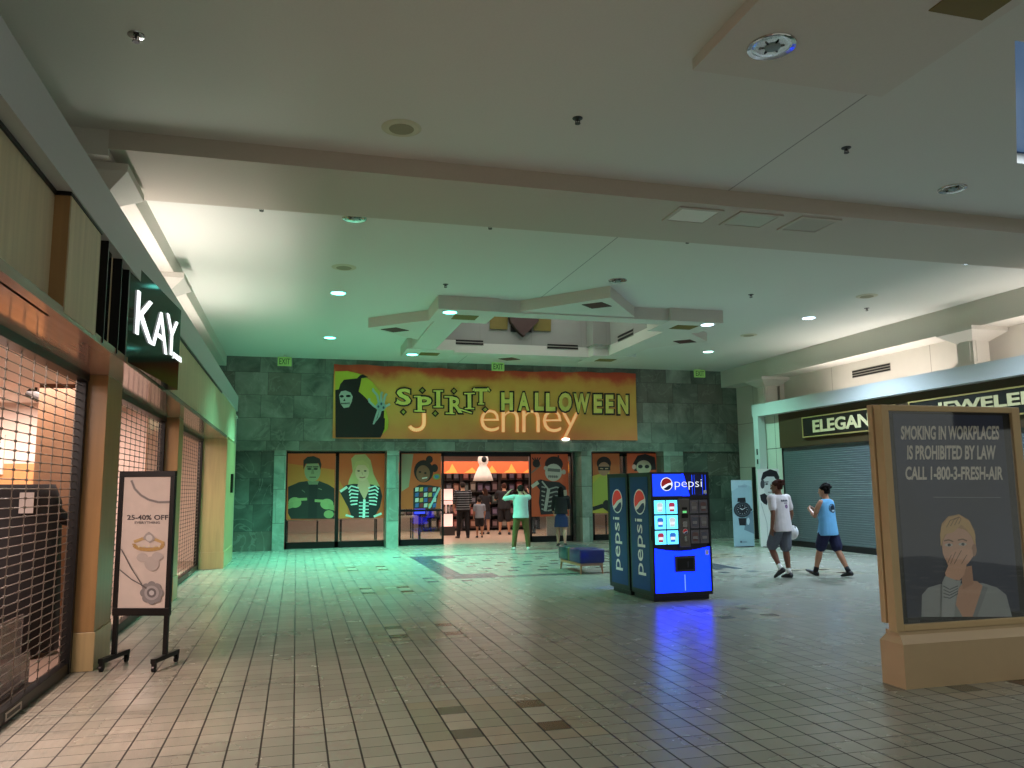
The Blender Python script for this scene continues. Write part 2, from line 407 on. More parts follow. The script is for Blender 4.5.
for x, y in ((3.12, 15.0), (3.12, 19.4), (7.84, 14.95), (7.84, 19.4)):
    mb = MB(M_gold); mb.box(x-.24, x+.24, y-.2, y+.2, 4.932, 4.945); mb.build('gold_tile', coffer, label='dull gold square tile')
for x, y in ((5.36, 13.62), (1.95, 16.75), (8.76, 16.68), (5.36, 20.0)):
    mb = MB(M_red); mb.prism([(x-.3, y), (x, y-.26), (x+.3, y), (x, y+.26)], 4.975, 4.99); mb.build('red_tile', coffer, label='dark red diamond tile')
M_well = panel_mat('coffer_well', (150, 147, 140), .8, 5, 1.35, (140, 138, 130))
mb = MB(M_well)
zt = 7.0
mb.box(HX0-.12, HX0, HY0-.12, HY1+.12, 5.205, zt); mb.box(HX1, HX1+.12, HY0-.12, HY1+.12, 5.205, zt)
mb.box(HX0, HX1, HY0-.12, HY0, 5.205, zt); mb.box(HX0, HX1, HY1, HY1+.12, 5.205, zt); mb.box(HX0-.12, HX1+.12, HY0-.12, HY1+.12, zt, zt+.1)
mb.box(3.17, 3.3, 18.9, 19.1, 5.205, zt); mb.box(7.2, 7.67, 18.6, 19.1, 5.205, zt)
mb.build('coffer_well', coffer)
T = Zm(PY, 19.08, 470, 275, 8.533)
M_brown = mat('brown_fan', (66, 40, 34), .6)
for q in ([(168, 300), (322, 305), (318, 466), (168, 462)], [(542, 320), (690, 325), (688, 482), (540, 476)]):
    mb = MB(M_gold); p = [T(*k) for k in q]; mb.add(p+[k+Vector((0, -.03, 0)) for k in p], [(0, 1, 2, 3), (7, 6, 5, 4), (0, 4, 5, 1), (1, 5, 6, 2), (2, 6, 7, 3), (3, 7, 4, 0)]); mb.build('gold_panel', coffer)
mb = MB(M_brown); q = [(318, 330), (580, 340), (570, 405), (520, 455), (447, 532), (395, 485), (335, 410)]; p = [T(*k) for k in q]; n = len(p)
mb.add(p+[k+Vector((0, -.16, 0)) for k in p], [tuple(range(n)), tuple(range(2*n-1, n-1, -1))]+[(i, n+i, n+(i+1) % n, (i+1) % n) for i in range(n)])
mb.m(M_black)
for q in ([(345, 430), (400, 430), (400, 490), (345, 486)], [(470, 440), (525, 440), (525, 492), (470, 490)]):
    p = [T(*k)+Vector((0, -.02, 0)) for k in q]; mb.face(p)
mb.build('fan_ornament', coffer, label='dark brown pointed fan ornament')

# ---- soffits, ledges, header bars, upper walls
mb = MB(M_trim); mb.box(-2.6, -1.9, 8.33, 22.3, 4.93, 5.25); struct('trim_1', mb, 'lowered plaster soffit above the jeweller shop fronts', 'soffit')
mb = MB(M_trim); mb.box(12.92, 13.6, 9.77, 22.3, 4.68, 5.25); struct('trim_2', mb, 'lowered plaster soffit above the shuttered shop', 'soffit')
mb = MB(M_bar); mb.box(-1.56, -1.42, -2, 20.2, 3.5, 3.86); struct('trim_3', mb, 'long grey header bar above the jeweller shop fronts', 'header bar')
mb = MB(M_bar); mb.box(12.5, 12.66, -2, 19.95, 3.53, 3.87); struct('trim_4', mb, 'long pale blue header bar above the shuttered shop', 'header bar')
mb = MB(M_wallr); mb.box(-2.75, -2.6, -2, 22.3, 3.6, 5.3); mb.box(-2.75, -1.58, 20.0, 22.3, 0, 3.5)
mb.m(M_trim); mb.box(-2.6, -1.56, -2, 22.3, 3.5, 3.56)
struct('wall_left', mb, 'upper wall behind the left header bar', 'wall')
mb = MB(M_wallr); mb.box(13.6, 13.75, -2, 20.0, 3.5, 5.3); mb.box(13.45, 13.6, 19.95, 22.3, 0, 4.68); mb.m(M_trim); mb.box(12.66, 13.6, -2, 19.95, 3.53, 3.59)
mb.m(M_dark); mb.box(13.43, 13.46, 20.7, 21.6, 0, 2.15)
struct('wall_right', mb, 'pale beige panelled wall above the shuttered shop', 'wall')

def cove_column(label, x, y, z0, z1):
    t = thing('cove_column', label, 'column', (x, y, z0), group='columns in the ceiling coves'); t['kind'] = 'structure'
    h = z1-z0
    m = MB(M_trim); m.box(-.2, .2, -.2, .2, .12, h-.2); m.box(-.13, .13, -.215, .215, .13, h-.2); m.box(-.215, .215, -.13, .13, .13, h-.2); m.build('shaft', t)
    m = MB(M_trim)
    for a, b, c, d in ((.2, .45, h-.26, h-.08), (.45, .45, h-.08, h)):
        m.add([(-a, -a, c), (a, -a, c), (a, a, c), (-a, a, c), (-b, -b, d), (b, -b, d), (b, b, d), (-b, b, d)], [(3, 2, 1, 0), (4, 5, 6, 7), (0, 1, 5, 4), (1, 2, 6, 5), (2, 3, 7, 6), (3, 0, 4, 7)])
    m.build('capital', t)
    m = MB(M_trim); m.box(-.26, .26, -.26, .26, 0, .1); m.box(-.23, .23, -.23, .23, .1, .14); m.build('plinth', t)
cove_column('cream column in the right cove above the JEWELERS sign', 13.14, 12.8, 3.87, 4.68)
cove_column('cream column in the right cove beside the far stone wall', 13.14, 20.1, 3.87, 4.68)
cove_column('column capital showing above the left bar under the beam', -2.2, 8.95, 3.86, 4.93)
cove_column('column in the left cove above the illuminated jeweller sign', -2.2, 13.2, 3.86, 4.93)

# ---- far wall: stone cladding
def fx(px, y=YG, py=500): return PY(y, px, py).x
mb = MB(M_stone); mb.box(-2.6, 13.6, YW, YW+.75, 2.66, 5.3)
mb.m(M_stone2); mb.box(-2.6, fx(273, YW), YW+.06, YW+.75, 0, 2.66); mb.box(fx(684.5, YW), 13.6, YW+.06, YW+.75, 0, 2.66)
mb.m(M_pil)
for a, b in ((273, 285), (386.5, 398.5), (582, 592), (665, 684.5)): mb.box(fx(a, YW), fx(b, YW), YW-.02, YW+.75, 0, 2.66)
mb.m(M_stone2); mb.box(fx(572.8), fx(584), YG-.05, YG+.1, 0, 2.66)
struct('wall_back', mb, 'far wall clad in mottled green stone blocks', 'wall')

# ---- shop fronts in the far wall: black frames with glass
M_glass = glass_mat('shop_glass', (236, 240, 236), .03)
def shopfront(name, label, xs, bar=.98):
    m = MB(M_black); z1 = 2.62
    m.box(xs[0], xs[-1], YG-.06, YG+.06, 0, .17); m.box(xs[0], xs[-1], YG-.06, YG+.06, z1-.09, z1+.05)
    for i, x in enumerate(xs):
        w = .05; m.box(x-w+(w if i == 0 else 0), x+w-(w if i == len(xs)-1 else 0), YG-.06, YG+.06, 0, z1)
    m.box(xs[0], xs[-1], YG-.03, YG+.03, bar-.03, bar+.03)
    o = struct(name, m, label, 'shop window')
    for a, b in zip(xs, xs[1:]):
        g = MB(M_glass); g.box(a+.05, b-.05, YG+.012, YG+.02, .17, z1-.09); g.build('glass_pane', o)
    return o
shopfront('window_1', 'black framed double shop window left of the entrance with two posters', [fx(285.5), fx(337), fx(386)])
shopfront('window_2', 'black framed door panel just left of the open entrance', [fx(399), fx(443.5)])
shopfront('window_3', 'black framed door panel just right of the open entrance', [fx(529.5), fx(572)])
shopfront('window_4', 'black framed double shop window partly behind the drink machines', [fx(592), fx(624.5), fx(665)])
m = MB(M_black); m.box(fx(443.5), fx(529.5), YG-.06, YG+.06, 2.53, 2.67); struct('trim_5', m, 'black lintel over the open shop entrance', 'lintel')

# ---- left shop fronts
GXp = -1.95                                    # plane of the security gates
ZS = 2.69                                      # underside of the fascia
PILS = [(8.14, 8.78, -1.74), (12.75, 13.2, -1.72), (17.7, 20.0, -1.43)]
lab = ['maple veneer pillar beside the first security gate', 'maple veneer pillar between the second and third gates', 'wide pale maple end pier nearest the stone wall']
for (y0, y1, x), l in zip(PILS, lab):
    m = MB(M_wood if y0 < 15 else M_woodg); m.box(-2.0, x, y0, y1, .34, ZS)
    m.m(M_woodg); m.box(-2.0, x+.012, y0-.012, y1+.012, 0, .34)
    struct('storefront_pillar', m, l, 'pillar', bevel=.004)
m = MB(M_gloss); m.box(-2.05, -1.44, -2, 17.7, ZS, ZS+.06); struct('trim_6', m, 'polished brown soffit above the security gates', 'soffit')
m = MB(M_panel); m.box(-2.0, -1.53, -2, 5.42, ZS+.06, 3.5); m.box(-2.0, -1.45, 9.42, 20.0, ZS+.06, 3.5); m.box(-2.0, -1.5, 6.25, 9.42, ZS+.06, 3.5)
m.m(M_wood); m.box(-2.0, -1.44, 5.42, 6.25, ZS+.061, 3.5); m.box(-1.53, -1.51, -2, 5.42, ZS, ZS+.035)
m.m(M_panel); m.box(-1.445, -1.437, 5.44, 6.22, ZS+.03, 3.48); m.m(M_black)
m.box(-1.535, -1.515, -2, 5.42, 3.475, 3.5); m.box(-1.452, -1.43, 5.42, 6.25, 3.482, 3.5); m.box(-1.452, -1.435, 9.4, 16.2, 3.47, 3.5); m.box(-1.53, -1.43, 5.405, 5.42, 3.475, 3.5)
struct('storefront_fascia_panel', m, 'cream and maple fascia panels over the security gates', 'fascia')
# jeweller interior
M_inn = paint_mat('shop_wall', (222, 204, 192), .8); M_pink = paint_mat('shop_wall_rose', (222, 196, 184), .8)
m = MB(M_inn); m.box(-7.1, -7, -2, 20, 0, 2.9); m.box(-7, -2.0, 19.9, 20, 0, 2.9); m.box(-7, -2.0, -2.1, -2, 0, 2.9)
m.m(M_pink); m.box(-7, -2.2, 12.95, 13.05, 0, 2.9)
struct('wall_shop', m, 'warm rose inner walls of the jeweller shop', 'wall')
m = MB(wood_mat('shop_floor_wood', (176, 152, 138), .4, axis=1)); m.box(-7, -2.0, -2, 20, -.05, 0.001); struct('floor_jeweller', m, 'brown floor inside the jeweller shop', 'floor')
m = MB(M_inn); m.box(-7, -2.05, -2, 20, 2.85, 2.95); struct('ceiling_jeweller', m, 'low ceiling inside the jeweller shop', 'ceiling')

# ---- right shop front
M_signband = mat('brown_sign_band', (62, 46, 24), .5)
m = MB(M_signband); m.box(12.72, 12.85, -2, 19.0, 2.6, 3.53); struct('trim_7', m, 'dark brown sign band above the grey roller shutter', 'sign band')
M_white_t = panel_mat('white_tile_column', (190, 190, 176), .3, 1.05, .9, (50, 50, 46))
m = MB(M_white_t); m.box(12.76, 13.3, 19.0, 19.7, 0, 3.53); struct('storefront_pillar', m, 'white tiled pier beside the grey roller shutter', 'pillar')
m = MB(M_bar); m.box(12.5, 12.72, 19.66, 19.9, 0, 3.53); m.m(M_dark); m.box(12.49, 12.505, 19.74, 19.8, 2.45, 2.62); m.box(12.49, 12.505, 19.74, 19.8, 2.2, 2.33)
struct('storefront_pillar', m, 'narrow pale post at the far end of the shuttered shop', 'post')
m = MB(M_wallr); m.box(13.0, 13.1, 19.7, 20.0, 0, 3.6); struct('wall_right', m, 'short return wall behind the pale post', 'wall')

# ---- costume shop interior behind the far wall
m = MB(paint_mat('costume_shop_wall', (196, 178, 166), .8)); m.box(-2.2, -2.1, YW+.75, 31, 0, 3.1); m.box(13.3, 13.4, YW+.75, 31, 0, 3.1); m.box(-2.2, 13.4, 31, 31.1, 0, 3.1)
struct('wall_costume_shop', m, 'inner walls of the costume shop', 'wall')
m = MB(mat('costume_shop_floor', (205, 178, 156), .25, var=.06, scale=3)); m.box(-2.2, 13.4, 22.9, 31, -.04, 0.001); struct('floor_costume_shop', m, 'pale shiny floor inside the costume shop', 'floor')
m = MB(M_ceil); m.box(-2.2, 13.4, YW+.75, 31, 2.95, 3.05); struct('ceiling_costume_shop', m, 'low white ceiling inside the costume shop', 'ceiling')
# ================================================================ gates, ceiling fittings, signs
M_gatem = mat('grille_steel', (120, 112, 104), .35, .8)
def gate(y0, y1, label):
    t = thing('security_gate', label, 'security gate', (GXp, (y0+y1)/2, 0), group='roll-down grilles of the jeweller shop')
    w = (y1-y0)/2
    m = MB(M_gatem); z = .13
    while z < ZS-.05: m.cyl((0, -w, z), (0, w, z), .0042, n=6); z += .068
    y = -w+.1
    k = 0
    while y < w-.05:
        z = .1
        m.box(-.0025, .0025, y-.005, y+.005, .1, ZS-.04)
        z = .13
        while z < ZS-.05: m.box(-.008, .008, y-.009, y+.009, z-.009, z+.009); z += .068
        y += .30
    m.build('grille_curtain', t)
    m = MB(M_black); m.box(-.035, .035, -w, w, 0, .1); br = m.build('bottom_rail', t, bevel=.004)
    for s in (-1, 1): m = MB(M_black); m.box(-.045, .045, s*w-.035, s*w+.035, 0, ZS); m.build('guide_rail', t, bevel=.004)
    m = MB(M_black); m.box(-.06, .06, -w, w, ZS-.07, ZS); m.build('head_rail', t)
    p = MB(mat('lock_plate', (176, 170, 160), .4, .6)); p.box(.036, .042, w*.36, w*.36+.34, .025, .08); p.m(M_black); p.box(.0415, .0425, w*.36+.03, w*.36+.31, .038, .068); p.build('lock_plate', br)
gate(3.0, 8.09, 'steel mesh security gate nearest the camera at left'); gate(8.84, 12.7, 'steel mesh security gate behind the sale sign'); gate(13.26, 17.64, 'steel mesh security gate nearest the stone wall')

LAMPS = []
def downlight(x, y, label, lit=None, z=ZC, r=.13, power=0, col=None, name='recessed_downlight', group='recessed ceiling lamps'):
    t = thing(name, label, 'ceiling lamp', (x, y, z), group=group)
    m = MB(M_chrome if not lit else mat('lamp_trim', (210, 215, 210), .4))
    m.lathe([(r, -.004), (r+.03, -.012), (r+.034, -.004), (r+.034, -.0005), (r, -.0005)], 24); m.build('trim_ring', t, smooth=False)
    if lit:
        m = MB(mat('lamp_lens_%02x%02x%02x' % lit, lit, .3, emit=7, ergb=lit)); m.lathe([(.001, -.008), (r, -.008), (r, -.003), (.001, -.003)], 24); m.build('lens', t)
    else:
        m = MB(M_chrome); m.lathe([(r, -.002), (r*.9, -.006), (r*.6, -.001)], 24)
        for k in range(6):
            a = k*PI/3; m.box(-.004, .004, -.1, .1, -.012, -.002, Matrix.Rotation(a, 4, 'Z'))
        rf = m.build('reflector', t)
        m = MB(mat('lamp_bulb_off', (120, 140, 140), .15)); m.ball((.01, 0, -.006), r*.42, r*.42, .018); m.build('bulb', rf)
    if power:
        L = bpy.data.lights.new('downlight_beam', 'SPOT'); L.energy = power; L.color = lin(col); L.spot_size = R(108 if col == TEAL else 140); L.spot_blend = .8; L.shadow_soft_size = .12
        o = bpy.data.objects.new('downlight_beam', L); COL.objects.link(o); o.location = (x, y, z-.03)
def speaker(x, y, label):
    t = thing('ceiling_speaker', label, 'ceiling speaker', (x, y, ZC), group='round ceiling speakers')
    m = MB(mat('speaker_cream', (196, 188, 160), .6)); m.lathe([(.001, -.012), (.10, -.014), (.17, -.012), (.2, -.003), (.2, -.0005), (.001, -.0005)], 28); m.build('rim', t)
    m = MB(mat('speaker_mesh', (150, 142, 116), .8, scale=120, var=.4)); m.lathe([(.001, -.018), (.12, -.017), (.125, -.0145), (.001, -.0145)], 28); m.build('mesh_cover', t)
def sprinkler(x, y, label, z=ZC, big=1):
    t = thing('sprinkler_head', label, 'sprinkler', (x, y, z), group='ceiling sprinkler heads')
    m = MB(M_dark); m.cyl((0, 0, -.035), (0, 0, 0), .01, .012, 8); m.box(-.024, -.017, -.003, .003, -.056, -.02); m.box(.017, .024, -.003, .003, -.056, -.02); m.box(-.024, .024, -.003, .003, -.026, -.02); m.build('frame', t)
    m = MB(M_dark); m.cyl((0, 0, -.06), (0, 0, -.054), .028, .028, 12); m.build('deflector', t)
    m = MB(M_chrome if big > 1 else M_dark); m.lathe([(.018, -.012), (.05*big, -.006), (.052*big, -.0005), (.018, -.0005)], 16); m.build('escutcheon', t)
TEAL = (126, 255, 220); ICE = (208, 232, 255); LTEAL = (120, 255, 235)
downlight(3.60, 5.2, 'unlit chrome downlight in the near dropped ceiling panel', z=5.10, r=.16)
downlight(7.70, 7.6, 'unlit chrome downlight in the near ceiling close to the beam')
downlight(.66, 10.4, 'unlit chrome downlight just beyond the beam at left')
downlight(5.36, 12.6, 'unlit downlight before the near point of the star coffer')
GP = 3800
downlight(.655, 14.62, 'lit teal downlight beside the left end of the star coffer', LTEAL, power=GP*.34, col=TEAL)
downlight(.68, 19.1, 'lit teal downlight above the banner corner at left', LTEAL, power=GP*.8, col=TEAL)
downlight(2.75, 14.62, 'lit teal lamp in the near left coffer corner', LTEAL, z=4.94, power=GP*.2, col=TEAL)
downlight(2.72, 19.55, 'lit teal lamp in the far left coffer corner', LTEAL, z=4.94, power=GP*.7, col=TEAL)
downlight(8.2, 14.6, 'lit white lamp in the near right coffer corner', ICE, z=4.94, power=GP*.12, col=ICE)
downlight(10.6, 10.2, 'lit white downlight nearest the beam at right', ICE, power=GP*.34, col=ICE)
downlight(10.66, 14.6, 'lit white downlight in the middle of the right ceiling', ICE, power=GP*.5, col=ICE)
downlight(10.66, 19.0, 'lit white downlight near the stone wall at right', (190, 255, 245), power=GP*.2, col=(170, 255, 230))
speaker(.93, 7.58, 'round cream speaker in the near ceiling before the beam'); speaker(.66, 12.85, 'round cream speaker beyond the beam at left')
speaker(10.52, 12.6, 'round pale speaker between lit downlights at right'); speaker(10.45, 16.65, 'round pale speaker farthest along the right ceiling')
for x, y, l in ((-1.32, 6.45, 'small sprinkler with bright plate at upper left'), (2.58, 6.95, 'sprinkler near the middle of the near ceiling'), (5.63, 6.9, 'sprinkler below the dropped panel on the near ceiling'),
                (-.52, 10.25, 'sprinkler beyond the beam nearest the left soffit'), (2.49, 10.25, 'sprinkler just beyond the middle of the beam'), (5.46, 10.2, 'sprinkler below the hatches on the beam'),
                (8.25, 13.0, 'sprinkler right of the star coffer near point'), (11.25, 13.5, 'sprinkler beside the pale speaker at right'), (8.65, 10.0, 'sprinkler beyond the beam at right'), (2.47, 13.55, 'sprinkler above the near left coffer corner')):
    sprinkler(x, y, l, big=1.3 if y < 6.6 else 1)
# access hatches under the beam
def hatch(x0, x1, y0, y1, label, m_, frame=True):
    t = thing('access_hatch', label, 'ceiling hatch', (0, 0, 5.0), group='access hatches under the beam')
    m = MB(m_); m.box(x0+.05, x1-.05, y0+.05, y1-.05, -.012, 0); m.build('panel', t)
    m = MB(M_beam)
    for a in ((x0, x1, y0, y0+.05), (x0, x1, y1-.05, y1), (x0, x0+.05, y0+.05, y1-.05), (x1-.05, x1, y0+.05, y1-.05)): m.box(*a, -.02, 0)
    m.build('frame', t)
hatch(4.45, 5.05, 8.45, 8.97, 'white access hatch, first of three under the beam', paint_mat('hatch_white', (226, 224, 212)))
hatch(5.26, 5.88, 8.43, 8.95, 'middle access hatch under the beam', paint_mat('hatch_sage', (190, 192, 176))); hatch(6.12, 6.72, 8.4, 8.95, 'third access hatch under the beam with faint frame', paint_mat('hatch_grey', (178, 170, 156)))
def vent(name, label, O, u, w, h, nrm, n=3, parent=None):
    O, u, nrm = Vector(O), Vector(u), Vector(nrm); up = Vector((0, 0, 1))
    mb = MB(mat('vent_frame', (150, 146, 136), .5)); M = Matrix((u, nrm, up)).transposed().to_4x4(); M.translation = O
    mb.box(0, w, 0, .01, 0, h, M); mb.m(M_black)
    for k in range(n):
        z = h*(k+.5)/n; mb.box(.01, w-.01, .01, .016, z-h*.3/n, z+h*.3/n, M)
    o = mb.build(name, parent)
    if parent is None: tag(o, label, 'air vent')
    return o
vent('wall_vent', 'dark slotted air vent on the upper right wall', (13.6, 17.0, 4.28), (0, -1, 0), 1.35, .19, (-1, 0, 0), 3)
vent('wall_vent', 'slotted vent at left inside the star coffer', (3.45, 19.1, 5.15), (1, 0, 0), 1.0, .14, (0, -1, 0), 2)
vent('wall_vent', 'slotted vent in the middle inside the star coffer', (6.12, 19.1, 5.13), (1, 0, 0), .85, .14, (0, -1, 0), 2)
vent('wall_vent', 'short slotted vent on the right side inside the coffer', (7.67, 18.1, 5.18), (0, -1, 0), .95, .17, (-1, 0, 0), 2)

def exit_sign(x, y, label):
    t = thing('exit_sign', label, 'exit sign', (x, y, ZC), group='green exit signs')
    m = MB(mat('exit_face', (150, 190, 110), .5, emit=.12, ergb=(150, 220, 110))); m.box(-.18, .18, -.03, .03, -.3, -.06); m.build('sign_box', t, bevel=.006)
    m = MB(M_trim); m.cyl((0, 0, -.06), (0, 0, 0), .02, n=8); m.build('canopy', t)
    m = MB(mat('exit_letters', (40, 92, 44), .5)); put_text(m, 'EXIT', (-.14, -.032, -.26), (1, 0, 0), (0, 0, 1), .28, .16, (0, -1, 0), .001, .01); m.build('lettering', t, label='dark green letters reading EXIT')
exit_sign(-.39, 21.85, 'green EXIT sign above the stone wall at left'); exit_sign(5.45, 21.6, 'green EXIT sign above the middle of the banner'); exit_sign(11.85, 21.7, 'green EXIT sign above the stone wall at right')

# ---- the jeweller's sign: two black fins and the angled lit board
M_sgl = mat('sign_gloss_black', (16, 20, 20), .08, spec=.03)
for y, l in ((6.46, 'black upright fin nearest the maple fascia panel'), (6.95, 'black upright fin beside the lit jeweller sign')):
    t = thing('sign_fin', l, 'sign fin', (-1.5, y, 2.74), group='black fins beside the jeweller sign')
    m = MB(M_black); m.box(-.005, .07, -.012, .012, -.03, .86); m.build('blade', t)
    m = MB(M_sgl); m.box(-.004, .015, .012, .36 if y < 6.6 else .3, -.03, .84 if y < 6.6 else .8); m.build('glass_infill', t)
t = thing('jeweller_sign', 'black glossy sign with white lit letters reading KAY', 'shop sign', (-1.5, 7.33, 2.71))
m = MB(M_sgl); m.prism([(0, 0), (.055, 0), (.20, 2.05), (0, 2.05)], 0, .9); m.build('sign_board', t)
m = MB(M_black); m.box(-.002, .06, -.05, 0, -.01, .915); m.build('edge_panel', t)
u = Vector((.145, 2.05, 0)).normalized(); nr = Vector((u.y, -u.x, 0))
m = MB(mat('lit_white_letter', (240, 246, 246), .4, emit=1.6))
def on_sign(px, py):
    o = Vector((-1.445, 7.33, 2.71)); r = ray(px, py); k = (o-CAM).dot(nr)/r.dot(nr); p = CAM + r*k - o
    return p.dot(u), p.z
for ch, q in (('K', (137, 290, 151.5, 342)), ('A', (153.5, 306, 166, 352)), ('Y', (166.5, 313, 175.5, 357))):
    a0, zt_ = on_sign(q[0], q[1]); a1, zb_ = on_sign(q[2], q[3])
    zl = on_sign(q[0], 338 if ch == 'K' else q[3]-3)[1]
    put_text(m, ch, Vector((.055, 0, 0)) + u*a0 + Vector((0, 0, (zl+zb_)/2)), u, (0, 0, 1), a1-a0, zt_-(zl+zb_)/2, nr, .008, -.012, .006)
m.build('lettering', t, label='white illuminated letters')
m = MB(MATS['lit_white_letter']); a0, z0 = on_sign(172.5, 352); a1, _ = on_sign(180.3, 372); put_text(m, 'JEWELERS', Vector((.055, 0, 0)) + u*a0 + Vector((0, 0, z0-.07)), u, (0, 0, 1), a1-a0, .075, nr, .006, -.005, .003); m.build('small_lettering', t, label='small white illuminated letters')
# small wall box on the end pier
t = thing('wall_box', 'small dark wall box on the end pier beside the stone wall', 'wall box', (-1.43, 19.0, 1.55))
m = MB(M_black); m.box(0, .05, -.12, .12, 0, .42); m.build('housing', t, bevel=.005); m = MB(ink((70, 150, 110))); m.box(.05, .056, -.09, .09, .06, .1); m.build('label_strip', t)

# ---- right-hand shop: roller shutter, gilded signs
M_shut = mat('shutter_grey', (84, 94, 96), .5, .2)
t = thing('roller_shutter', 'closed grey roller shutter under the brown sign band', 'roller shutter', (12.82, 10, 0))
m = MB(M_shut); z = .14
while z < 2.6:
    m.prism([(-.012, z), (-.018, z+.008), (-.018, z+.046), (-.012, z+.054), (.01, z+.054), (.01, z)], -9.5, 9.0, 'y'); z += .055
m.build('shutter_curtain', t)
m = MB(M_black); m.box(-.04, .04, -9.5, 9.0, 0, .14); m.build('bottom_rail', t, bevel=.005); m = MB(M_dark); m.box(-.05, .05, 8.98, 9.06, 0, 2.6); m.build('guide_rail', t)
M_cream = mat('cream_letter', (196, 188, 142), .5, emit=.04); M_signb = mat('sign_black', (20, 20, 16), .4)
def gilt_sign(y_far, y_near, z0, z1, word, label, ty0, ty1):
    t = thing('shop_sign', label, 'shop sign', (12.72, y_far, z0)); L = y_far-y_near; h = z1-z0
    m = MB(M_signb); m.box(-.06, 0, -L, 0, 0, h); m.build('sign_board', t)
    m = MB(mat('gilt_edge', (170, 152, 92), .4, .3))
    for a in ((-L, 0, 0, .03), (-L, 0, h-.03, h), (-.03, 0, .03, h-.03), (-L, -L+.03, .03, h-.03)): m.box(-.075, -.055, a[0], a[1], a[2], a[3])
    m.build('gilt_border', t)
    m = MB(M_cream); put_text(m, word, (-.062, -ty0, h*.2), (0, -1, 0), (0, 0, 1), ty1-ty0, h*.6, (-1, 0, 0), .006, .03, .006); m.build('lettering', t, label='cream letters')
gilt_sign(17.87, 14.5, 2.81, 3.34, 'ELEGANT', 'black and gilt sign reading ELEGANT above the shutter', .44, 2.93)
gilt_sign(14.12, 10.1, 2.83, 3.35, 'JEWELERS', 'black and gilt sign reading JEWELERS behind the advertising panel', .74, 3.35)
# ================================================================ things
def onpl(o, n, px, py):
    r = ray(px, py); return CAM + r*((Vector(o)-CAM).dot(n)/r.dot(n))
# ---- banner over the entrance
YB = YW-.06
def banner_mat():
    m, nt, b, N, M, MIX = nodes_of('banner_print', .55)
    pos = N('NewGeometry'); sp = N('SeparateXYZ'); nt.links.new(pos.outputs['Position'], sp.inputs[0])
    nz = N('TexNoise'); nz.inputs['Scale'].default_value = 1.6; nz.inputs['Detail'].default_value = 5; nt.links.new(pos.outputs['Position'], nz.inputs['Vector'])
    t = M('ADD', M('DIVIDE', M('SUBTRACT', sp.outputs[2], 3.0), 2.1), M('MULTIPLY', M('SUBTRACT', nz.outputs['Fac'], .5), .35))
    cr = N('ValToRGB'); e = cr.color_ramp.elements
    e[0].position = 0; e[0].color = lin((236, 138, 80))+(1,); e[1].position = 1; e[1].color = lin((190, 56, 34))+(1,)
    for p, c in ((.35, (242, 176, 88)), (.62, (244, 190, 88)), (.8, (236, 160, 74)), (.9, (214, 80, 48))):
        q = e.new(p); q.color = lin(c)+(1,)
    nt.links.new(t, cr.inputs[0]); nt.links.new(cr.outputs[0], b.inputs['Base Color'])
    return m
ban = thing('shop_banner', 'wide orange printed banner reading SPIRIT HALLOWEEN over the entrance', 'banner', (5.5, YB, 3.0))
c4 = [PY(YB, *p) for p in ((334, 364), (635.5, 372.5), (636, 440), (335, 438))]
xa, xb = c4[0].x, c4[1].x; zb_, zt_ = 2.99, c4[0].z
m = MB(banner_mat()); nx = 40
vs = []; fs = []
for i in range(nx+1):
    x = xa+(xb-xa)*i/nx; sag = .05*math.sin(PI*i/nx)**2+.015*math.sin(i*1.3)
    for k in range(7):
        z = zb_+(zt_-sag-zb_)*k/6; vs.append((x, YB+.012*math.sin(i*.9+k)*(.3+k/6), z))
for i in range(nx):
    for k in range(6): fs.append((i*7+k, (i+1)*7+k, (i+1)*7+k+1, i*7+k+1))
m.add(vs, fs); m.build('cloth', ban, world=True, smooth=True)
F = Zm(PY, YB-.03, 330, 360, 6.827); G = Zm(PY, YB-.03, 480, 360, 6.4)
N_ = (0, -1, 0)
a = Art(F, N_, .0012, .002)
a.poly([(35, 78), (120, 75), (215, 98), (290, 150), (340, 215), (380, 330), (400, 420), (395, 470), (360, 505), (330, 420), (40, 420)], (206, 200, 60)).lift()
a.poly([(36, 205), (60, 200), (70, 165), (95, 135), (140, 130), (185, 125), (205, 105), (225, 98), (262, 118), (215, 125), (208, 165), (195, 215), (225, 240), (270, 285), (330, 350), (370, 345), (365, 440), (370, 470), (345, 530), (38, 530)], (24, 22, 22)).lift()
a.poly([(62, 240), (75, 215), (105, 208), (140, 222), (155, 250), (148, 285), (130, 322), (95, 328), (72, 300)], (186, 196, 186)).lift()
for e_ in ((80, 248, 14, 9), (125, 246, 17, 9)): a.ell(*e_, (20, 24, 24))
a.poly([(98, 262), (106, 280), (90, 280)], (30, 30, 28)); a.line([(72, 298), (135, 294)], 6, (60, 66, 60))
for x in range(78, 135, 9): a.line([(x, 290), (x, 306)], 2, (60, 66, 60))
for pth in ([(330, 330), (300, 315), (265, 280), (268, 262)], [(335, 300), (322, 240), (290, 205), (298, 196)], [(350, 290), (348, 235), (358, 218)], [(365, 292), (378, 240), (388, 232)], [(375, 320), (400, 305), (408, 300)], [(330, 340), (310, 400), (298, 440)], [(345, 345), (330, 400), (318, 420)]):
    a.line(pth, 15, (170, 196, 190))
a.ell(347, 318, 34, 32, (150, 182, 180))
for p in ((330, 318), (350, 300), (365, 325)): a.ell(*p, 7, 9, (70, 92, 104))
a.poly([(345, 380), (375, 400), (372, 470), (350, 520), (290, 530), (300, 440)], (16, 16, 18)); a.lift()
GRN, INK = (252, 236, 122), (34, 22, 14)
def outlined(art, ch, x0, y0, x1, y1, g=9):
    art.text(ch, x0-g, y0-g, x1+g, y1+g, INK, .045); 
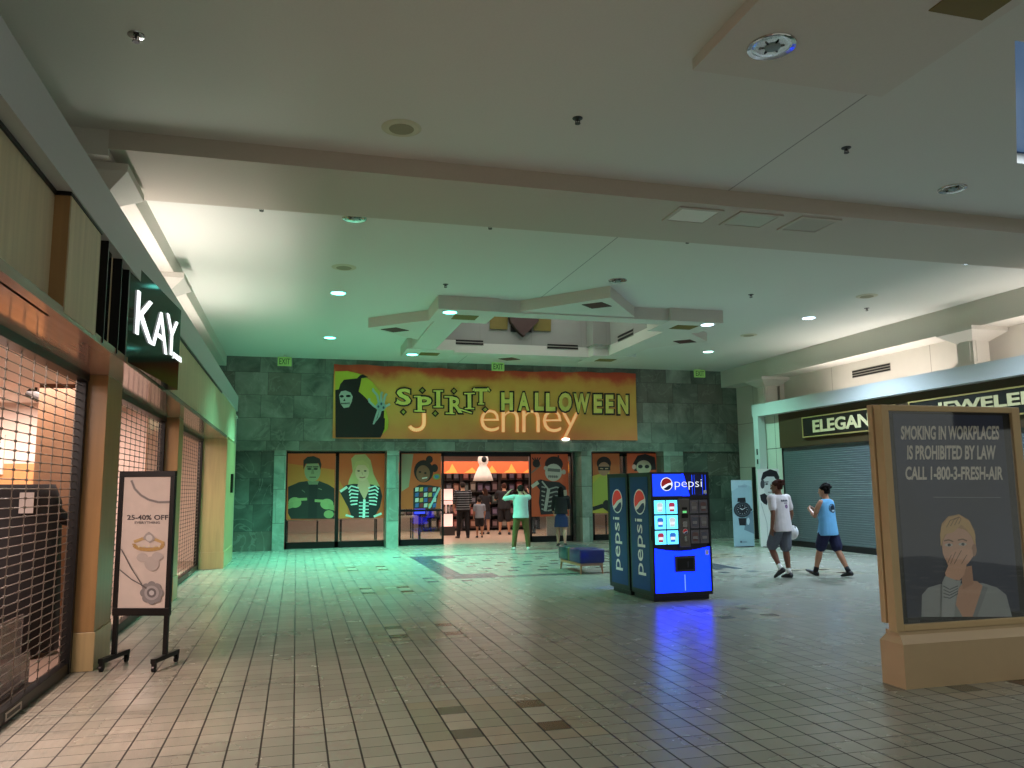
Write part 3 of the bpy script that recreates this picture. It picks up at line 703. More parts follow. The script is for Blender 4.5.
def spirit(art, ink_only):
    for ch, q in (('S', (455, 195, 552, 308)), ('P', (597, 250, 692, 350)), ('I', (724, 215, 752, 318)), ('R', (815, 252, 905, 362)), ('I', (938, 228, 964, 330)), ('T', (985, 195, 1075, 300))):
        if ink_only: art.text(ch, q[0]-11, q[1]-11, q[2]+11, q[3]+11, INK, .065)
        else: art.text(ch, *q, GRN, .03)
    w, c = (24, INK) if ink_only else (10, GRN)
    e = 8 if ink_only else 0
    for s_ in ([(705, 212), (772, 212)], [(705, 320), (772, 320)], [(915, 230), (988, 228)], [(918, 332), (984, 332)], [(575, 348), (650, 350)], [(572, 250), (620, 250)], [(780, 252), (840, 252)], [(788, 364), (850, 366)], [(1010, 300), (1052, 300)], [(880, 335), (968, 362)], [(450, 298), (462, 280)], [(985, 190), (975, 212)], [(1075, 190), (1088, 215)]):
        art.line([(s_[0][0]-e, s_[0][1]), (s_[1][0]+e, s_[1][1])], w, c)
    for x, y in ((500, 355), (630, 208), (718, 365), (845, 212), (1058, 338)):
        r = 26 if ink_only else 14
        art.poly([(x, y-r), (x+r, y), (x, y+r), (x-r, y)], INK if ink_only else (176, 172, 70))
lit = thing('lit_letter_sign', 'glowing peach letters of an older sign showing through the banner', 'lit sign', (5.5, YB, 3.0))
b = Art(F, N_, .0012, .006)
LIT = (255, 190, 130)
pts = [(642, 352), (642, 430)]+[(590+52*math.cos(t), 430+48*math.sin(t)) for t in [R(d) for d in range(0, 160, 14)]]
b.line(pts, 24, LIT, .45)
b.mb.build('letter_tail', lit, world=True, label='glowing hooked tail of a letter J'); b.mb = MB()
b.T = G
for ch, q in (('e', (2, 318, 122, 458)), ('n', (138, 322, 248, 462)), ('n', (270, 322, 382, 462)), ('e', (402, 320, 520, 462)), ('y', (525, 335, 632, 500))):
    b.text(ch, *q, LIT, -.012, .45)
b.mb.build('lettering', lit, world=True); b.mb = MB(); b.ell(548, 508, 26, 10, (255, 250, 235), 2.5)
b.mb.build('bare_lamp', lit, world=True, label='white glow of the lamp below the banner edge')
a.k = .010; a.T = F; spirit(a, True); a.lift(); spirit(a, False)
a.T = G
HAL = (('H', (135, 208, 210, 322)), ('A', (243, 208, 316, 325)), ('L', (350, 210, 408, 325)), ('L', (420, 212, 482, 328)), ('O', (503, 210, 586, 330)), ('W', (598, 215, 700, 338)), ('E', (726, 220, 780, 340)), ('E', (803, 222, 854, 342)), ('N', (880, 225, 948, 346)))
a.k = .012
for ch, q in HAL: a.text(ch, q[0]-9, q[1]-10, q[2]+9, q[3]+11, INK, .075)
a.lift()
for ch, q in HAL: a.text(ch, *q, GRN, .05)
a.mb.build('print', ban, world=True, label='green lettering, hooded skeleton and bony hand printed on the banner')

# ---- window posters
def poster(label, px0, py0, px1, py1, draw, zx, zy, zs, bg):
    yp = YG-.075
    p0, p1 = PY(yp, px0, py0), PY(yp, px1, py1)
    t = thing('window_poster', label, 'poster', ((p0.x+p1.x)/2, yp, p1.z), group='costume posters in the shop front')
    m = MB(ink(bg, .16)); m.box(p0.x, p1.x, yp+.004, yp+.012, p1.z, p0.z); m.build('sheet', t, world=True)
    q = Art(Zm(PY, yp, zx, zy, zs), N_, .0008, .001); q.glow = .07  # faint glow in sheet and inks stands in for shop light behind
    # keep the drawing inside the sheet
    X0, X1, Y0, Y1 = (px0-zx)*zs, (px1-zx)*zs, (py0-zy)*zs, (py1-zy)*zs
    T0 = q.T; q.T = lambda x, y: T0(min(max(x, X0), X1), min(max(y, Y0), Y1))
    draw(q); q.mb.build('print', t, world=True)
    return t
ORG, ORG2, BLK = (176, 84, 40), (186, 116, 46), (24, 26, 24)
def p_man(q):
    q.poly([(50, 150), (350, 190), (350, 505), (50, 505)], ORG2).lift()
    q.poly([(50, 300), (120, 270), (175, 262), (250, 262), (310, 285), (350, 310), (350, 505), (70, 505), (50, 470)], (30, 34, 30)).lift()
    q.poly([(175, 262), (250, 262), (235, 300), (190, 300)], (110, 120, 92)); q.poly([(185, 285), (240, 285), (235, 500), (180, 500)], (16, 18, 18)).lift()
    q.ell(208, 200, 52, 66, (134, 140, 104)).lift()
    q.poly([(150, 190), (150, 130), (175, 108), (215, 102), (255, 120), (266, 160), (258, 190), (248, 150), (165, 152)], (34, 32, 26)).lift()
    for x in (188, 228): q.ell(x, 185, 14, 7, (52, 52, 40)); q.line([(x-18, 172), (x+18, 172)], 7, (60, 58, 44))
    q.poly([(203, 185), (214, 185), (220, 218), (198, 218)], (112, 118, 86)); q.line([(188, 238), (230, 238)], 6, (74, 62, 50))
    for s_, cx, cy in ((1, 95, 400), (-1, 300, 410)):
        q.ell(cx, cy, 42, 34, (132, 146, 96)); q.line([(cx, cy-18), (cx+s_*78, cy-22)], 17, (138, 150, 98))
        for k in range(3): q.line([(cx-s_*10, cy+k*13), (cx-s_*46, cy+14+k*11)], 11, (124, 138, 90))
    q.ell(312, 475, 32, 26, (124, 138, 90)); q.line([(140, 320), (160, 335)], 5, (90, 96, 84)); q.line([(245, 310), (268, 318)], 5, (110, 112, 96))
def p_woman(q):
    q.poly([(380, 260), (420, 330), (440, 505), (380, 505)], ORG2).lift()
    q.poly([(455, 120), (480, 95), (545, 90), (580, 130), (600, 220), (640, 300), (600, 320), (430, 320), (440, 260), (465, 200)], (176, 158, 104)).lift()
    q.poly([(380, 330), (420, 290), (470, 280), (590, 285), (640, 300), (655, 360), (640, 430), (600, 505), (460, 505), (440, 440)], (22, 26, 28)).lift()
    q.poly([(505, 250), (560, 250), (580, 300), (540, 385), (495, 300)], (198, 160, 128)); q.ell(525, 205, 44, 58, (206, 168, 136)).lift()
    q.poly([(470, 190), (485, 140), (530, 128), (568, 160), (575, 200), (545, 160), (500, 160)], (186, 166, 108))
    for x in (503, 545): q.ell(x, 198, 9, 5, (60, 48, 44))
    q.line([(508, 238), (528, 242), (546, 236)], 6, (150, 62, 60)); q.line([(524, 205), (528, 222)], 4, (170, 130, 104)).lift()
    for k in range(6):
        y = 308+k*20
        q.line([(505-k*2, y), (455, y-14+k*4), (438+k*3, y+8)], 9, (190, 214, 208)); q.line([(565+k, y), (610, y-14+k*4), (632-k*3, y+8)], 9, (190, 214, 208))
    q.line([(540, 380), (536, 500)], 16, (190, 214, 208))
    for k in range(5): q.line([(505, 400+k*22), (568, 400+k*22)], 7, (170, 196, 190))
    q.line([(385, 330), (430, 300)], 16, (186, 200, 190)); q.line([(420, 480), (470, 495)], 14, (170, 190, 180)); q.line([(600, 490), (650, 470)], 14, (170, 190, 180))
def p_girl(q):
    q.poly([(68, 90), (150, 90), (120, 300), (70, 330)], (150, 140, 112)).lift()
    q.ell(215, 200, 62, 72, (40, 26, 22)); q.ell(252, 125, 22, 24, (40, 26, 22)); q.ell(285, 180, 22, 26, (40, 26, 22)).lift()
    q.ell(212, 215, 44, 54, (128, 84, 60)).lift()
    for x in (192, 226): q.ell(x, 205+(x-192)*.2, 8, 6, (24, 18, 18))
    q.line([(205, 246), (238, 240)], 8, (206, 196, 190)); q.poly([(150, 310), (190, 285), (260, 290), (318, 300), (290, 440), (148, 440)], (34, 32, 36)).lift()
    for i in range(5):
        for j in range(4): q.poly([(162+i*28, 305+j*34), (184+i*28, 302+j*34), (182+i*28, 328+j*34), (160+i*28, 330+j*34)], ((190, 190, 186), (128, 40, 44), (60, 90, 150), (184, 160, 80))[(i*3+j*2) % 4])
    q.line([(318, 305), (250, 440)], 14, (150, 190, 190)); q.ell(298, 235, 24, 20, (120, 140, 70)); q.ell(298, 235, 14, 11, (70, 110, 150))
def p_bones(q):
    q.ell(345, 155, 58, 50, (40, 30, 28)); q.line([(372, 120), (374, 98)], 10, (50, 34, 30)); q.ell(342, 208, 54, 56, (176, 172, 160)).lift()
    q.ell(292, 180, 12, 14, (168, 160, 146)); q.ell(408, 205, 14, 16, (168, 160, 146))
    q.line([(305, 190), (385, 196)], 20, (98, 96, 92)); q.line([(308, 232), (372, 236)], 14, (120, 118, 112))
    for x in range(312, 372, 12): q.line([(x, 226), (x, 244)], 3, (60, 58, 56))
    q.poly([(215, 270), (260, 252), (300, 262), (380, 270), (420, 300), (432, 380), (400, 470), (260, 478), (248, 400), (255, 320), (240, 300)], (30, 28, 32)).lift()
    q.line([(200, 300), (245, 270)], 24, (180, 174, 160)); q.line([(200, 210), (260, 160)], 12, (120, 100, 84)); q.ell(232, 150, 24, 26, (40, 32, 30))
    for k in range(4): q.line([(232, 150), (205+k*18, 112)], 7, (40, 32, 30))
    q.line([(312, 310), (288, 455)], 20, (156, 156, 150))
    for k in range(6):
        y = 305+k*28
        q.line([(318-k*3, y+8), (360, y-4), (398, y+8)], 9, (140, 140, 136)); q.line([(292-k*3, y), (265, y-6)], 9, (140, 140, 136))
    q.line([(268, 264), (306, 312)], 10, (160, 158, 150)); q.line([(415, 320), (422, 370)], 22, (170, 164, 150))
def p_mask(q):
    q.poly([(585, 230), (700, 200), (700, 470), (585, 470)], (170, 160, 60)).lift()
    q.ell(665, 150, 46, 44, (30, 26, 24)); q.ell(665, 185, 38, 44, (150, 112, 86)).lift()
    q.line([(628, 182), (706, 182)], 24, (20, 20, 20)).lift(); q.line([(640, 182), (660, 184)], 7, (170, 140, 110)); q.line([(672, 184), (692, 182)], 7, (170, 140, 110))
    q.poly([(590, 280), (640, 232), (700, 236), (700, 415), (600, 415)], (150, 158, 66)).lift(); q.line([(590, 440), (660, 420), (700, 450)], 26, (26, 26, 28)); q.ell(680, 410, 22, 26, (30, 30, 30))
def p_hood(q):
    q.poly([(852, 150), (880, 100), (930, 88), (990, 110), (1000, 190), (860, 200)], (34, 30, 32)).lift(); q.ell(920, 175, 48, 46, (170, 166, 140)).lift()
    for x in (898, 940): q.ell(x, 170, 15, 12, (30, 28, 30))
    q.ell(858, 172, 13, 16, (190, 150, 140)); q.poly([(850, 215), (1000, 215), (1010, 470), (850, 470)], (70, 46, 40))
poster('poster of a person in a dark jacket, hands spread, left of all posters', 288, 453.5, 334.5, 519, p_man, 280, 440, 6.4, ORG)
poster('poster of a long-haired person in a rib-bone costume', 339.5, 453.5, 384, 518, p_woman, 280, 440, 6.4, ORG)
poster('poster of a smiling child in a patchwork costume', 401.5, 453.5, 441, 508.5, p_girl, 390, 440, 6.4, ORG)
poster('poster of a masked child in a black skeleton suit', 531, 454, 569, 516, p_bones, 500, 440, 6.4, (170, 78, 44))
poster('poster of a child in an eye mask, beside the drink machines', 592.5, 453.5, 621, 513, p_mask, 500, 440, 6.4, (150, 84, 42))
poster('poster of a hooded painted face above the drink machines', 627, 453.5, 663, 513, p_hood, 500, 440, 6.4, (166, 76, 42))

# ---- costume shop contents seen through the entrance
PAL = [(44, 20, 22), (26, 24, 32), (66, 58, 48), (24, 34, 30), (84, 46, 28), (52, 50, 54), (34, 20, 40), (80, 72, 66), (20, 19, 20), (92, 38, 30)]
def shelf_unit(x0, x1, y, h, label):
    t = thing('display_shelf', label, 'shelf unit', ((x0+x1)/2, y, 0)); w = (x1-x0)/2
    m = MB(mat('shelf_metal', (46, 38, 36), .5)); m.box(-w, w, .22, .26, 0, h); m.build('back_panel', t)
    for s in (-1, 1): m = MB(MATS['shelf_metal']); m.box(s*w-.02, s*w+.02, -.2, .26, 0, h); m.build('side_panel', t)
    zs = [.12+k*.45 for k in range(int((h-.2)/.45)+1)]
    for z in zs: m = MB(MATS['shelf_metal']); m.box(-w, w, -.2, .22, z-.02, z); m.build('shelf', t)
    return zs
def pack(x, y, z, w, h, d, rgb, label, group):
    m = MB(ink(rgb)); m.prism([(-w/2, 0), (w/2, 0), (w/2, h*.9), (w*.3, h), (-w*.3, h), (-w/2, h*.9)], -d/2, d/2, 'y'); m.m(ink(tuple(min(255, v+70) for v in rgb))); m.box(-w*.36, w*.36, -d/2-.003, -d/2, h*.2, h*.75)
    o = tag(m.build('costume_pack'), label, 'costume pack', group); o.location = (x, y, z); return o
rows = 0
for si, (x0, x1, nm) in enumerate(((4.55, 6.0, 'left'), (6.05, 7.5, 'middle'), (7.55, 9.1, 'right'))):
    zs = shelf_unit(x0, x1, 29.9, 2.25, 'tall dark %s shelf unit stacked with costumes at the back of the shop' % nm)
    for k, z in enumerate(zs):
        n = 5
        for i in range(n):
            pack(x0+.16+i*(x1-x0-.32)/(n-1), 29.82, z+.001, .22, random.uniform(.26, .38), .16, random.choice(PAL), 'packaged costume on the %s back shelf of the costume shop' % nm, 'packaged costumes on the %s back shelf' % nm)
# orange sign strip and pale costume figure hung high over the shelves
t = thing('hanging_sign', 'long orange hanging sign above the shelves inside the shop', 'hanging sign', (6.6, 28.8, 2.14))
m = MB(mat('orange_sign', (226, 104, 56), .6, emit=.15, ergb=(240, 100, 40))); m.box(-3.2, 3.6, -.02, .02, 0, .44); m.build('panel', t)
for x in (-2.8, 3.2): m = MB(M_dark); m.cyl((x, 0, .44), (x, 0, .81), .01, n=6); m.build('hanger', t)
m = MB(mat('flame_print', (250, 160, 70), .6, emit=.3)); 
for k in range(9): x = -2.9+k*.75; m.prism([(x, .02), (x+.5, .02), (x+.3, .22+.07*(k % 3)), (x+.2, .14)], -.026, -.021, 'y')
m.build('print', t)
t = thing('hanging_figure', 'white hooded dummy hanging under the orange sign', 'hanging figure', (6.3, 27.2, 1.85))
m = MB(mat('white_cloth', (220, 206, 196), .8)); m.lathe([(.36, 0), (.3, .2), (.2, .42), (.12, .55), (.17, .62), (.19, .75), (.14, .9), (.03, .98)], 18); m.build('robe', t, smooth=True)
m = MB(M_black); m.ball((0, -.15, .74), .1, .06, .11); m.build('face', t); m = MB(M_dark); m.cyl((0, 0, .97), (0, 0, 1.1), .006, n=6); m.build('cord', t)
t = thing('lit_display_case', 'bright pink lit display case just inside the entrance at left', 'display case', (5.05, 27.4, 0))
m = MB(mat('pink_lit', (255, 205, 190), .5, emit=1.1)); m.box(-.2, .2, -.02, .02, .3, 1.6); m.build('lit_panel', t)
for z in (.3, .75, 1.2, 1.6): m = MB(MATS['shelf_metal']); m.box(-.24, .24, -.25, .03, z-.02, z); m.build('shelf', t)
m = MB(MATS['shelf_metal']); m.box(-.24, .24, -.25, .03, 0, .28); m.build('plinth', t)
for i, x in enumerate((-.12, .02, .14)):
    pack(5.05+x, 27.28, .751, .1, .3, .08, PAL[(i*3+4) % 10], 'small boxed toy on the pink lit display case', 'boxed toys on the lit display case')
for i, (x0, y, w) in enumerate(((.2, 25.2, 1.0), (1.9, 25.6, 1.2), (3.3, 26.0, .8), (9.6, 25.4, 1.4))):
    t = thing('sale_table', ('pale display table behind the leftmost poster', 'pale display table behind the rib-bone costume poster', 'pale display table behind the patchwork costume poster', 'pale display table behind the eye mask poster')[i], 'table', (x0, y, 0))
    m = MB(mat('pale_laminate', (206, 198, 186), .5)); m.box(-w/2, w/2, -.3, .3, .68, .74); m.build('tabletop', t)
    for sx in (-1, 1):
        for sy in (-1, 1): m = MB(M_dark); m.box(sx*(w/2-.06)-.02, sx*(w/2-.06)+.02, sy*.25-.02, sy*.25+.02, 0, .68); m.build('leg', t)
    for k in range(3):
        pack(x0-w*.3+k*w*.3, y, .741, .2, .3, .12, PAL[(i*2+k*3) % 10], 'packaged costume on a pale table behind the shop window', 'packaged costumes on window tables')
t = thing('sale_screen', 'small blue lit screen seen through the glass beside the entrance', 'screen', (3.78, 25.2, .78))
m = MB(M_black); m.box(-.2, .2, 0, .04, 0, .34); m.box(-.08, .08, 0, .1, -.03, 0); m.build('bezel', t)
m = MB(mat('blue_screen', (60, 80, 240), .4, emit=1.6)); m.box(-.17, .17, -.004, 0, .03, .31); m.build('panel', t)
t = thing('screen_stand', 'dark narrow stand carrying the blue screen', 'stand', (3.78, 25.25, 0))
m = MB(M_dark); m.cyl((0, 0, .02), (0, 0, .75), .04); m.build('post', t); m = MB(M_dark); m.cyl((0, 0, 0), (0, 0, .03), .25, n=20); m.build('base', t)
t = thing('display_board', 'white panel standing on the floor behind the skeleton suit poster', 'panel', (7.75, 23.3, 0))
m = MB(mat('white_board', (230, 214, 206), .6)); m.box(-.38, .38, 0, .03, .08, .98); m.build('board', t)
for s in (-1, 1): m = MB(M_dark); m.box(s*.3-.03, s*.3+.03, -.15, .2, 0, .08); m.build('foot', t)

# ---- drink machines
M_vb = mat('vend_black', (14, 16, 20), .3); M_vblue = mat('vend_side_blue', (14, 54, 122), .35, var=.15, spec=.3)
M_vlit = mat('vend_lit_blue', (16, 50, 235), .25, emit=4.5, ergb=(4, 32, 255), var=.02); M_vhead = mat('vend_head_blue', (20, 60, 230), .25, emit=1.1, ergb=(16, 66, 255))
M_vnavy = mat('vend_head_navy', (14, 20, 66), .25, emit=.12); M_cyan = mat('vend_window_lit', (120, 215, 255), .3, emit=2.0, ergb=(90, 205, 255))
M_wht = mat('logo_white', (228, 232, 236), .4); M_lwht = mat('logo_white_lit', (225, 230, 240), .4, emit=1.1); M_lred = mat('logo_red', (196, 40, 44), .4, emit=.25); M_lnavy = mat('logo_navy', (10, 30, 96), .4)
def half(cx, cy, rx, ry, a0, a1, n=16): return [(cx+rx*math.cos(R(a0+(a1-a0)*k/n)), cy+ry*math.sin(R(a0+(a1-a0)*k/n))) for k in range(n+1)]
def globe(mb, T, cx, cy, r, lit=False, asp=1.0, lift0=.0):
    """round emblem: white disc, red cap, navy foot with a wavy white band between"""
    def put(pts, m, k): mb.m(m); mb.face([T(x, y, k) for x, y in pts])
    put(half(cx, cy, r*1.12*asp, r*1.12, 0, 360, 30)[:-1], M_lwht if lit else M_wht, lift0+.001)
    put([(cx+asp*dx*r, cy+dy*r) for dx, dy in [(math.cos(R(k)), math.sin(R(k))) for k in range(18, 212, 10)]+[(-.5, -.28), (-.1, -.02), (.3, .12), (.7, .2)]], M_lred, lift0+.002)
    put([(cx+asp*dx*r, cy+dy*r) for dx, dy in [(math.cos(R(k)), math.sin(R(k))) for k in range(228, 345, 9)]+[(.8, -.08), (.45, -.14), (.05, -.38), (-.3, -.6)]], M_lnavy, lift0+.002)
def vending(name, label, loc, rz):
    t = thing(name, label, 'vending machine', loc, rz, group='back to back drink machines')
    W, D, H = .94, .70, 1.8
    m = MB(M_vb); m.box(0, W, .03, D, .07, H); m.box(.03, W-.03, .06, D-.03, 0, .07); m.box(0, W, 0, .03, .07, .12); m.build('cabinet', t, bevel=.006)
    m = MB(M_vb)
    for a in ((0, .028, .12, H), (W-.028, W, .12, H), (.028, W-.028, 1.775, H), (.028, W-.028, 1.42, 1.46)): m.box(a[0], a[1], -.004, .03, a[2], a[3])
    m.build('door_frame', t)
    # header
    m = MB(M_vhead); m.box(.028, .5, .002, .03, 1.46, 1.775); m.m(M_vnavy); m.box(.5, W-.028, .002, .03, 1.46, 1.775)
    T = lambda x, z, k: Vector((x, .002-k, z))
    m.m(M_vlit); m.face([T(.5, 1.46, .001), (.62, .001, 1.46), (.53, .001, 1.775), (.5, .001, 1.775)])
    globe(m, T, .255, 1.63, .085, True); m.m(M_lwht); put_text(m, 'pepsi', (.385, .002, 1.55), (1, 0, 0), (0, 0, 1), .44, .145, (0, -1, 0), .003, -.014)
    m.m(M_vhead)
    for x, w in ((.66, .012), (.7, .006), (.83, .008), (.88, .01)): m.face([T(x, 1.48, .0012), T(x+w, 1.48, .0012), T(x+w, 1.76, .0012), T(x, 1.76, .0012)])
    m.m(M_wht); m.face([T(.85, 1.49, .002), T(.895, 1.49, .002), T(.895, 1.54, .002), T(.85, 1.54, .002)]); m.build('header_panel', t, label='lit blue header with round emblem and the word pepsi')
    # selection windows
    for side, (x0, x1) in enumerate(((.04, .42), (.61, .91))):
        cw = (x1-x0)/2
        for r_ in range(3):
            for c_ in range(2):
                xa_, za_ = x0+c_*cw, .78+r_*.212
                m = MB(M_vb); m.box(xa_, xa_+cw, .004, .03, za_, za_+.206); m.m(M_cyan if side == 0 else mat('vend_window_unlit_glow', (92, 88, 94), .25, emit=.09)); m.box(xa_+.008, xa_+cw-.008, 0, .006, za_+.008, za_+.198)  # unlit right-hand windows carry a faint added glow that lifts their tone
                sw = m.build('selection_window', t); m = MB(M_vb); cx = xa_+cw/2; cup = [(196, 60, 90), (60, 130, 235), (230, 240, 250)][(r_+c_) % 3] if side == 0 else [(96, 70, 66), (80, 80, 90), (110, 104, 100)][(r_+c_) % 3]
                m.m(ink(cup, .55 if side == 0 else .04)); m.prism([(cx-.035, za_+.04), (cx+.035, za_+.04), (cx+.048, za_+.14), (cx+.03, za_+.165), (cx-.03, za_+.165), (cx-.048, za_+.14)], -.003, 0, 'y')
                m.m(ink((240, 246, 252), .8) if side == 0 else ink((130, 126, 124), .04)); m.box(cx-.036, cx+.036, -.004, -.002, za_+.07, za_+.11)
                m.build('drink_picture', sw)
    m = MB(mat('coin_panel_grey', (104, 98, 94), .4, .3)); m.box(.43, .6, -.012, .03, .74, 1.42); cp = m.build('coin_panel', t, bevel=.006)
    m = MB(mat('bill_green', (110, 220, 130), .4, emit=.8)); m.box(.49, .55, -.016, -.011, 1.22, 1.25); m.m(M_black); m.box(.47, .57, -.018, -.012, 1.15, 1.21); m.box(.48, .56, -.018, -.012, 1.27, 1.3); m.build('bill_slot', cp)
    m = MB(mat('coin_chrome', (150, 150, 150), .2, .9)); m.box(.48, .55, -.02, -.011, 1.02, 1.1); m.box(.5, .54, -.022, -.011, .82, .9); globe(m, lambda x, z, k: Vector((x, -.0125-k, z)), .52, .96, .035); m.build('coin_slot', cp)
    # lower front with curved top edge and delivery port
    m = MB(M_vlit); top = [(.028+(.884)*k/16, .735-.05*math.sin(PI*k/16)) for k in range(17)]
    m.prism([(.028, .12), (.912, .12)]+top[::-1], .004, .03, 'y'); m.m(mat('vend_streak', (90, 120, 255), .3, emit=2.0)); m.box(.49, .503, .002, .004, .14, .36); m.build('lower_panel', t, label='bright blue lit lower front panel')
    m = MB(mat('port_grey', (60, 62, 70), .4)); m.box(.34, .66, -.02, .004, .40, .62); m.m(M_black); m.box(.37, .63, -.024, -.019, .43, .59); m.m(MATS['port_grey']); m.box(.53, .545, -.026, -.023, .46, .54); m.build('delivery_port', t, bevel=.004)
    m = MB(M_wht); m.box(.84, .895, .002, .004, .62, .69); m.build('notice_sticker', t)
    m = MB(M_vb); m.box(-.012, 0, .01, .05, .85, 1.05); m.build('door_lock', t)
    for s in (0, 1):                                             # printed sides
        m = MB(M_vblue); x = -.004 if s == 0 else W; m.box(x, x+.004, .09, D-.05, .14, H-.06)
        if s == 0: T = lambda y, z, k: Vector((-.004-k, D-y, z)); uu, vv, nn = (0, 0, 1), (0, 1, 0), (-1, 0, 0)
        else: T = lambda y, z, k: Vector((W+.004+k, y, z)); uu, vv, nn = (0, 0, 1), (0, -1, 0), (1, 0, 0)
        globe(m, T, D/2, 1.38, .165); m.m(M_wht)
        o = T(D/2+.14, .34, .001) if s == 0 else T(D/2+.14, .34, .001)
        put_text(m, 'pepsi', o, uu, vv, .80, .30, nn, .001, .005); m.build('side_panel', t, label='dark blue side panel with round emblem and upright pepsi lettering')
    return t
RZ = R(2.5)
vending('drink_vending_machine', 'lit blue drink vending machine facing the camera', (4.84, 10.40, 0), RZ)
u_, v_ = Vector((math.cos(RZ), math.sin(RZ), 0)), Vector((-math.sin(RZ), math.cos(RZ), 0))
r_ = [o for o in COL.objects if o.name == 'drink_vending_machine'][0]
dup(r_, Vector((4.84, 10.40, 0))+u_*.94+v_*1.46, 'blue drink vending machine turned away, backing on the lit one', RZ+PI)

# ---- bench
t = thing('upholstered_bench', 'low navy upholstered bench with wooden legs beside the drink machines', 'bench', (5.31, 14.64, 0), R(1))
def cushion(x0, x1, y0, y1, m_, lbl=None):
    m = MB(m_); m.box(x0, x1, y0, y1, .2, .46); o = m.build('cushion', t, bevel=.03, label=lbl); o.data.polygons.foreach_set('use_smooth', [True]*len(o.data.polygons))
M_navy = mat('navy_vinyl', (26, 34, 84), .35); M_teal = mat('teal_vinyl', (22, 60, 66), .35); M_lime = mat('lime_vinyl', (84, 96, 44), .4)
cushion(-.25, .25, -.6, -.02, M_navy, 'navy front cushion'); cushion(-.25, .25, -.01, .07, M_lime, 'lime green stripe cushion'); cushion(-.25, .25, .08, .6, M_teal, 'dark teal rear cushion')
m = MB(M_wood); m.box(-.22, .22, -.56, .56, .15, .2); m.build('seat_frame', t)
for sx in (-1, 1):
    for sy in (-1, 1):
        m = MB(M_wood); x, y = sx*.2, sy*.53; m.cyl((x+sx*.02, y+sy*.02, 0), (x, y, .17), .014, .026, 10); m.build('leg', t)

# ---- sale sign on castors
sl, sr = Vector((-1.615, 8.27, 0)), Vector((-1.10, 8.10, 0)); ang = math.atan2(sr.y-sl.y, sr.x-sl.x); mid = (sl+sr)/2; wd = (sr-sl).length/2
t = thing('sale_sign', 'black framed sale sign on castors reading 25-40% OFF', 'sign', (mid.x, mid.y, 0), ang)
m = MB(M_black)
for q in ((-wd, wd, 1.735, 1.79), (-wd, wd, .46, .53), (-wd, -wd+.045, .53, 1.735), (wd-.045, wd, .53, 1.735)): m.box(q[0], q[1], -.022, .022, q[2], q[3])
m.build('frame', t, bevel=.003)
for s in (-1, 1):
    m = MB(M_black); x = s*(wd-.03); m.box(x-.02, x+.02, -.015, .015, .1, .5); m.build('leg', t)
    m = MB(M_black); m.box(x-.022, x+.022, -.22, .24, .075, .115); fb = m.build('foot_bar', t)
    for y in (-.2, .22):
        m = MB(M_black); m.cyl((x-.012, y, .028), (x+.012, y, .028), .028, n=16); m.box(x-.018, x+.018, y-.012, y+.02, .03, .08); m.build('caster', fb)
m = MB(mat('poster_paper', (206, 190, 180), .5)); m.box(-wd+.04, wd-.04, -.012, .012, .52, 1.74); pst = m.build('poster', t)
nn = Vector((math.sin(ang), -math.cos(ang), 0)); fo = mid+nn*.013
minv = (Matrix.Translation((mid.x, mid.y, 0)) @ Matrix.Rotation(ang, 4, 'Z')).inverted()
a = Art(lambda x, y: minv @ onpl(fo, nn, 90+x/3.57, 465+y/3.57), (0, -1, 0), .0006, .001)
GR, GRL, GLD = (96, 90, 90), (150, 142, 140), (176, 140, 84)
a.line([(148, 55), (160, 85), (182, 108), (210, 124), (245, 133), (285, 132)], 9, GRL); a.line([(148, 55), (160, 85), (182, 108), (210, 124), (245, 133), (285, 132)], 4, (120, 112, 108)).lift()
a.mb.build('chain_print', pst); a.mb = MB(); a.text('25-40% OFF', 133, 178, 280, 196, (64, 58, 62), .02).text('EVERYTHING', 160, 201, 250, 210, (96, 90, 92), .01)
a.mb.build('lettering', pst, label='dark letters reading 25-40% OFF EVERYTHING'); a.mb = MB()
pts = [(210+52*math.cos(R(k)), 284+18*math.sin(R(k))) for k in range(-20, 205, 15)]; a.line(pts, 13, GLD); a.line([(158, 274), (190, 262), (230, 264), (264, 278)], 10, (190, 158, 104)).lift()
a.poly([(190, 262), (200, 246), (212, 238), (224, 248), (234, 264), (214, 278)], (160, 152, 148)); a.ell(212, 260, 12, 11, (196, 190, 186))
for k in range(5): a.ell(176+k*18, 290, 4, 4, (214, 200, 170))
a.ell(222, 352, 26, 26, (178, 166, 160)); a.ell(188, 330, 20, 16, (180, 168, 162)); a.ell(242, 326, 20, 15, (182, 170, 164)).lift()
a.mb.build('ring_print', pst, label='gold ring with its pale reflection'); a.mb = MB(); a.line([(113, 300), (150, 370), (186, 425)], 4, GR); a.line([(106, 372), (150, 408), (190, 430)], 4, GR)
for k in range(8): a.ell(222+27*math.cos(k*PI/4), 456+27*math.sin(k*PI/4), 15, 15, (134, 128, 128))
a.lift(); a.ell(222, 456, 26, 26, (164, 158, 158)); a.ell(222, 456, 17, 17, (104, 98, 100)); a.ell(222, 456, 9, 9, (190, 186, 186)); a.line([(186, 428), (204, 440)], 6, GR)
a.mb.build('pendant_print', pst, label='grey flower pendant on a chain')

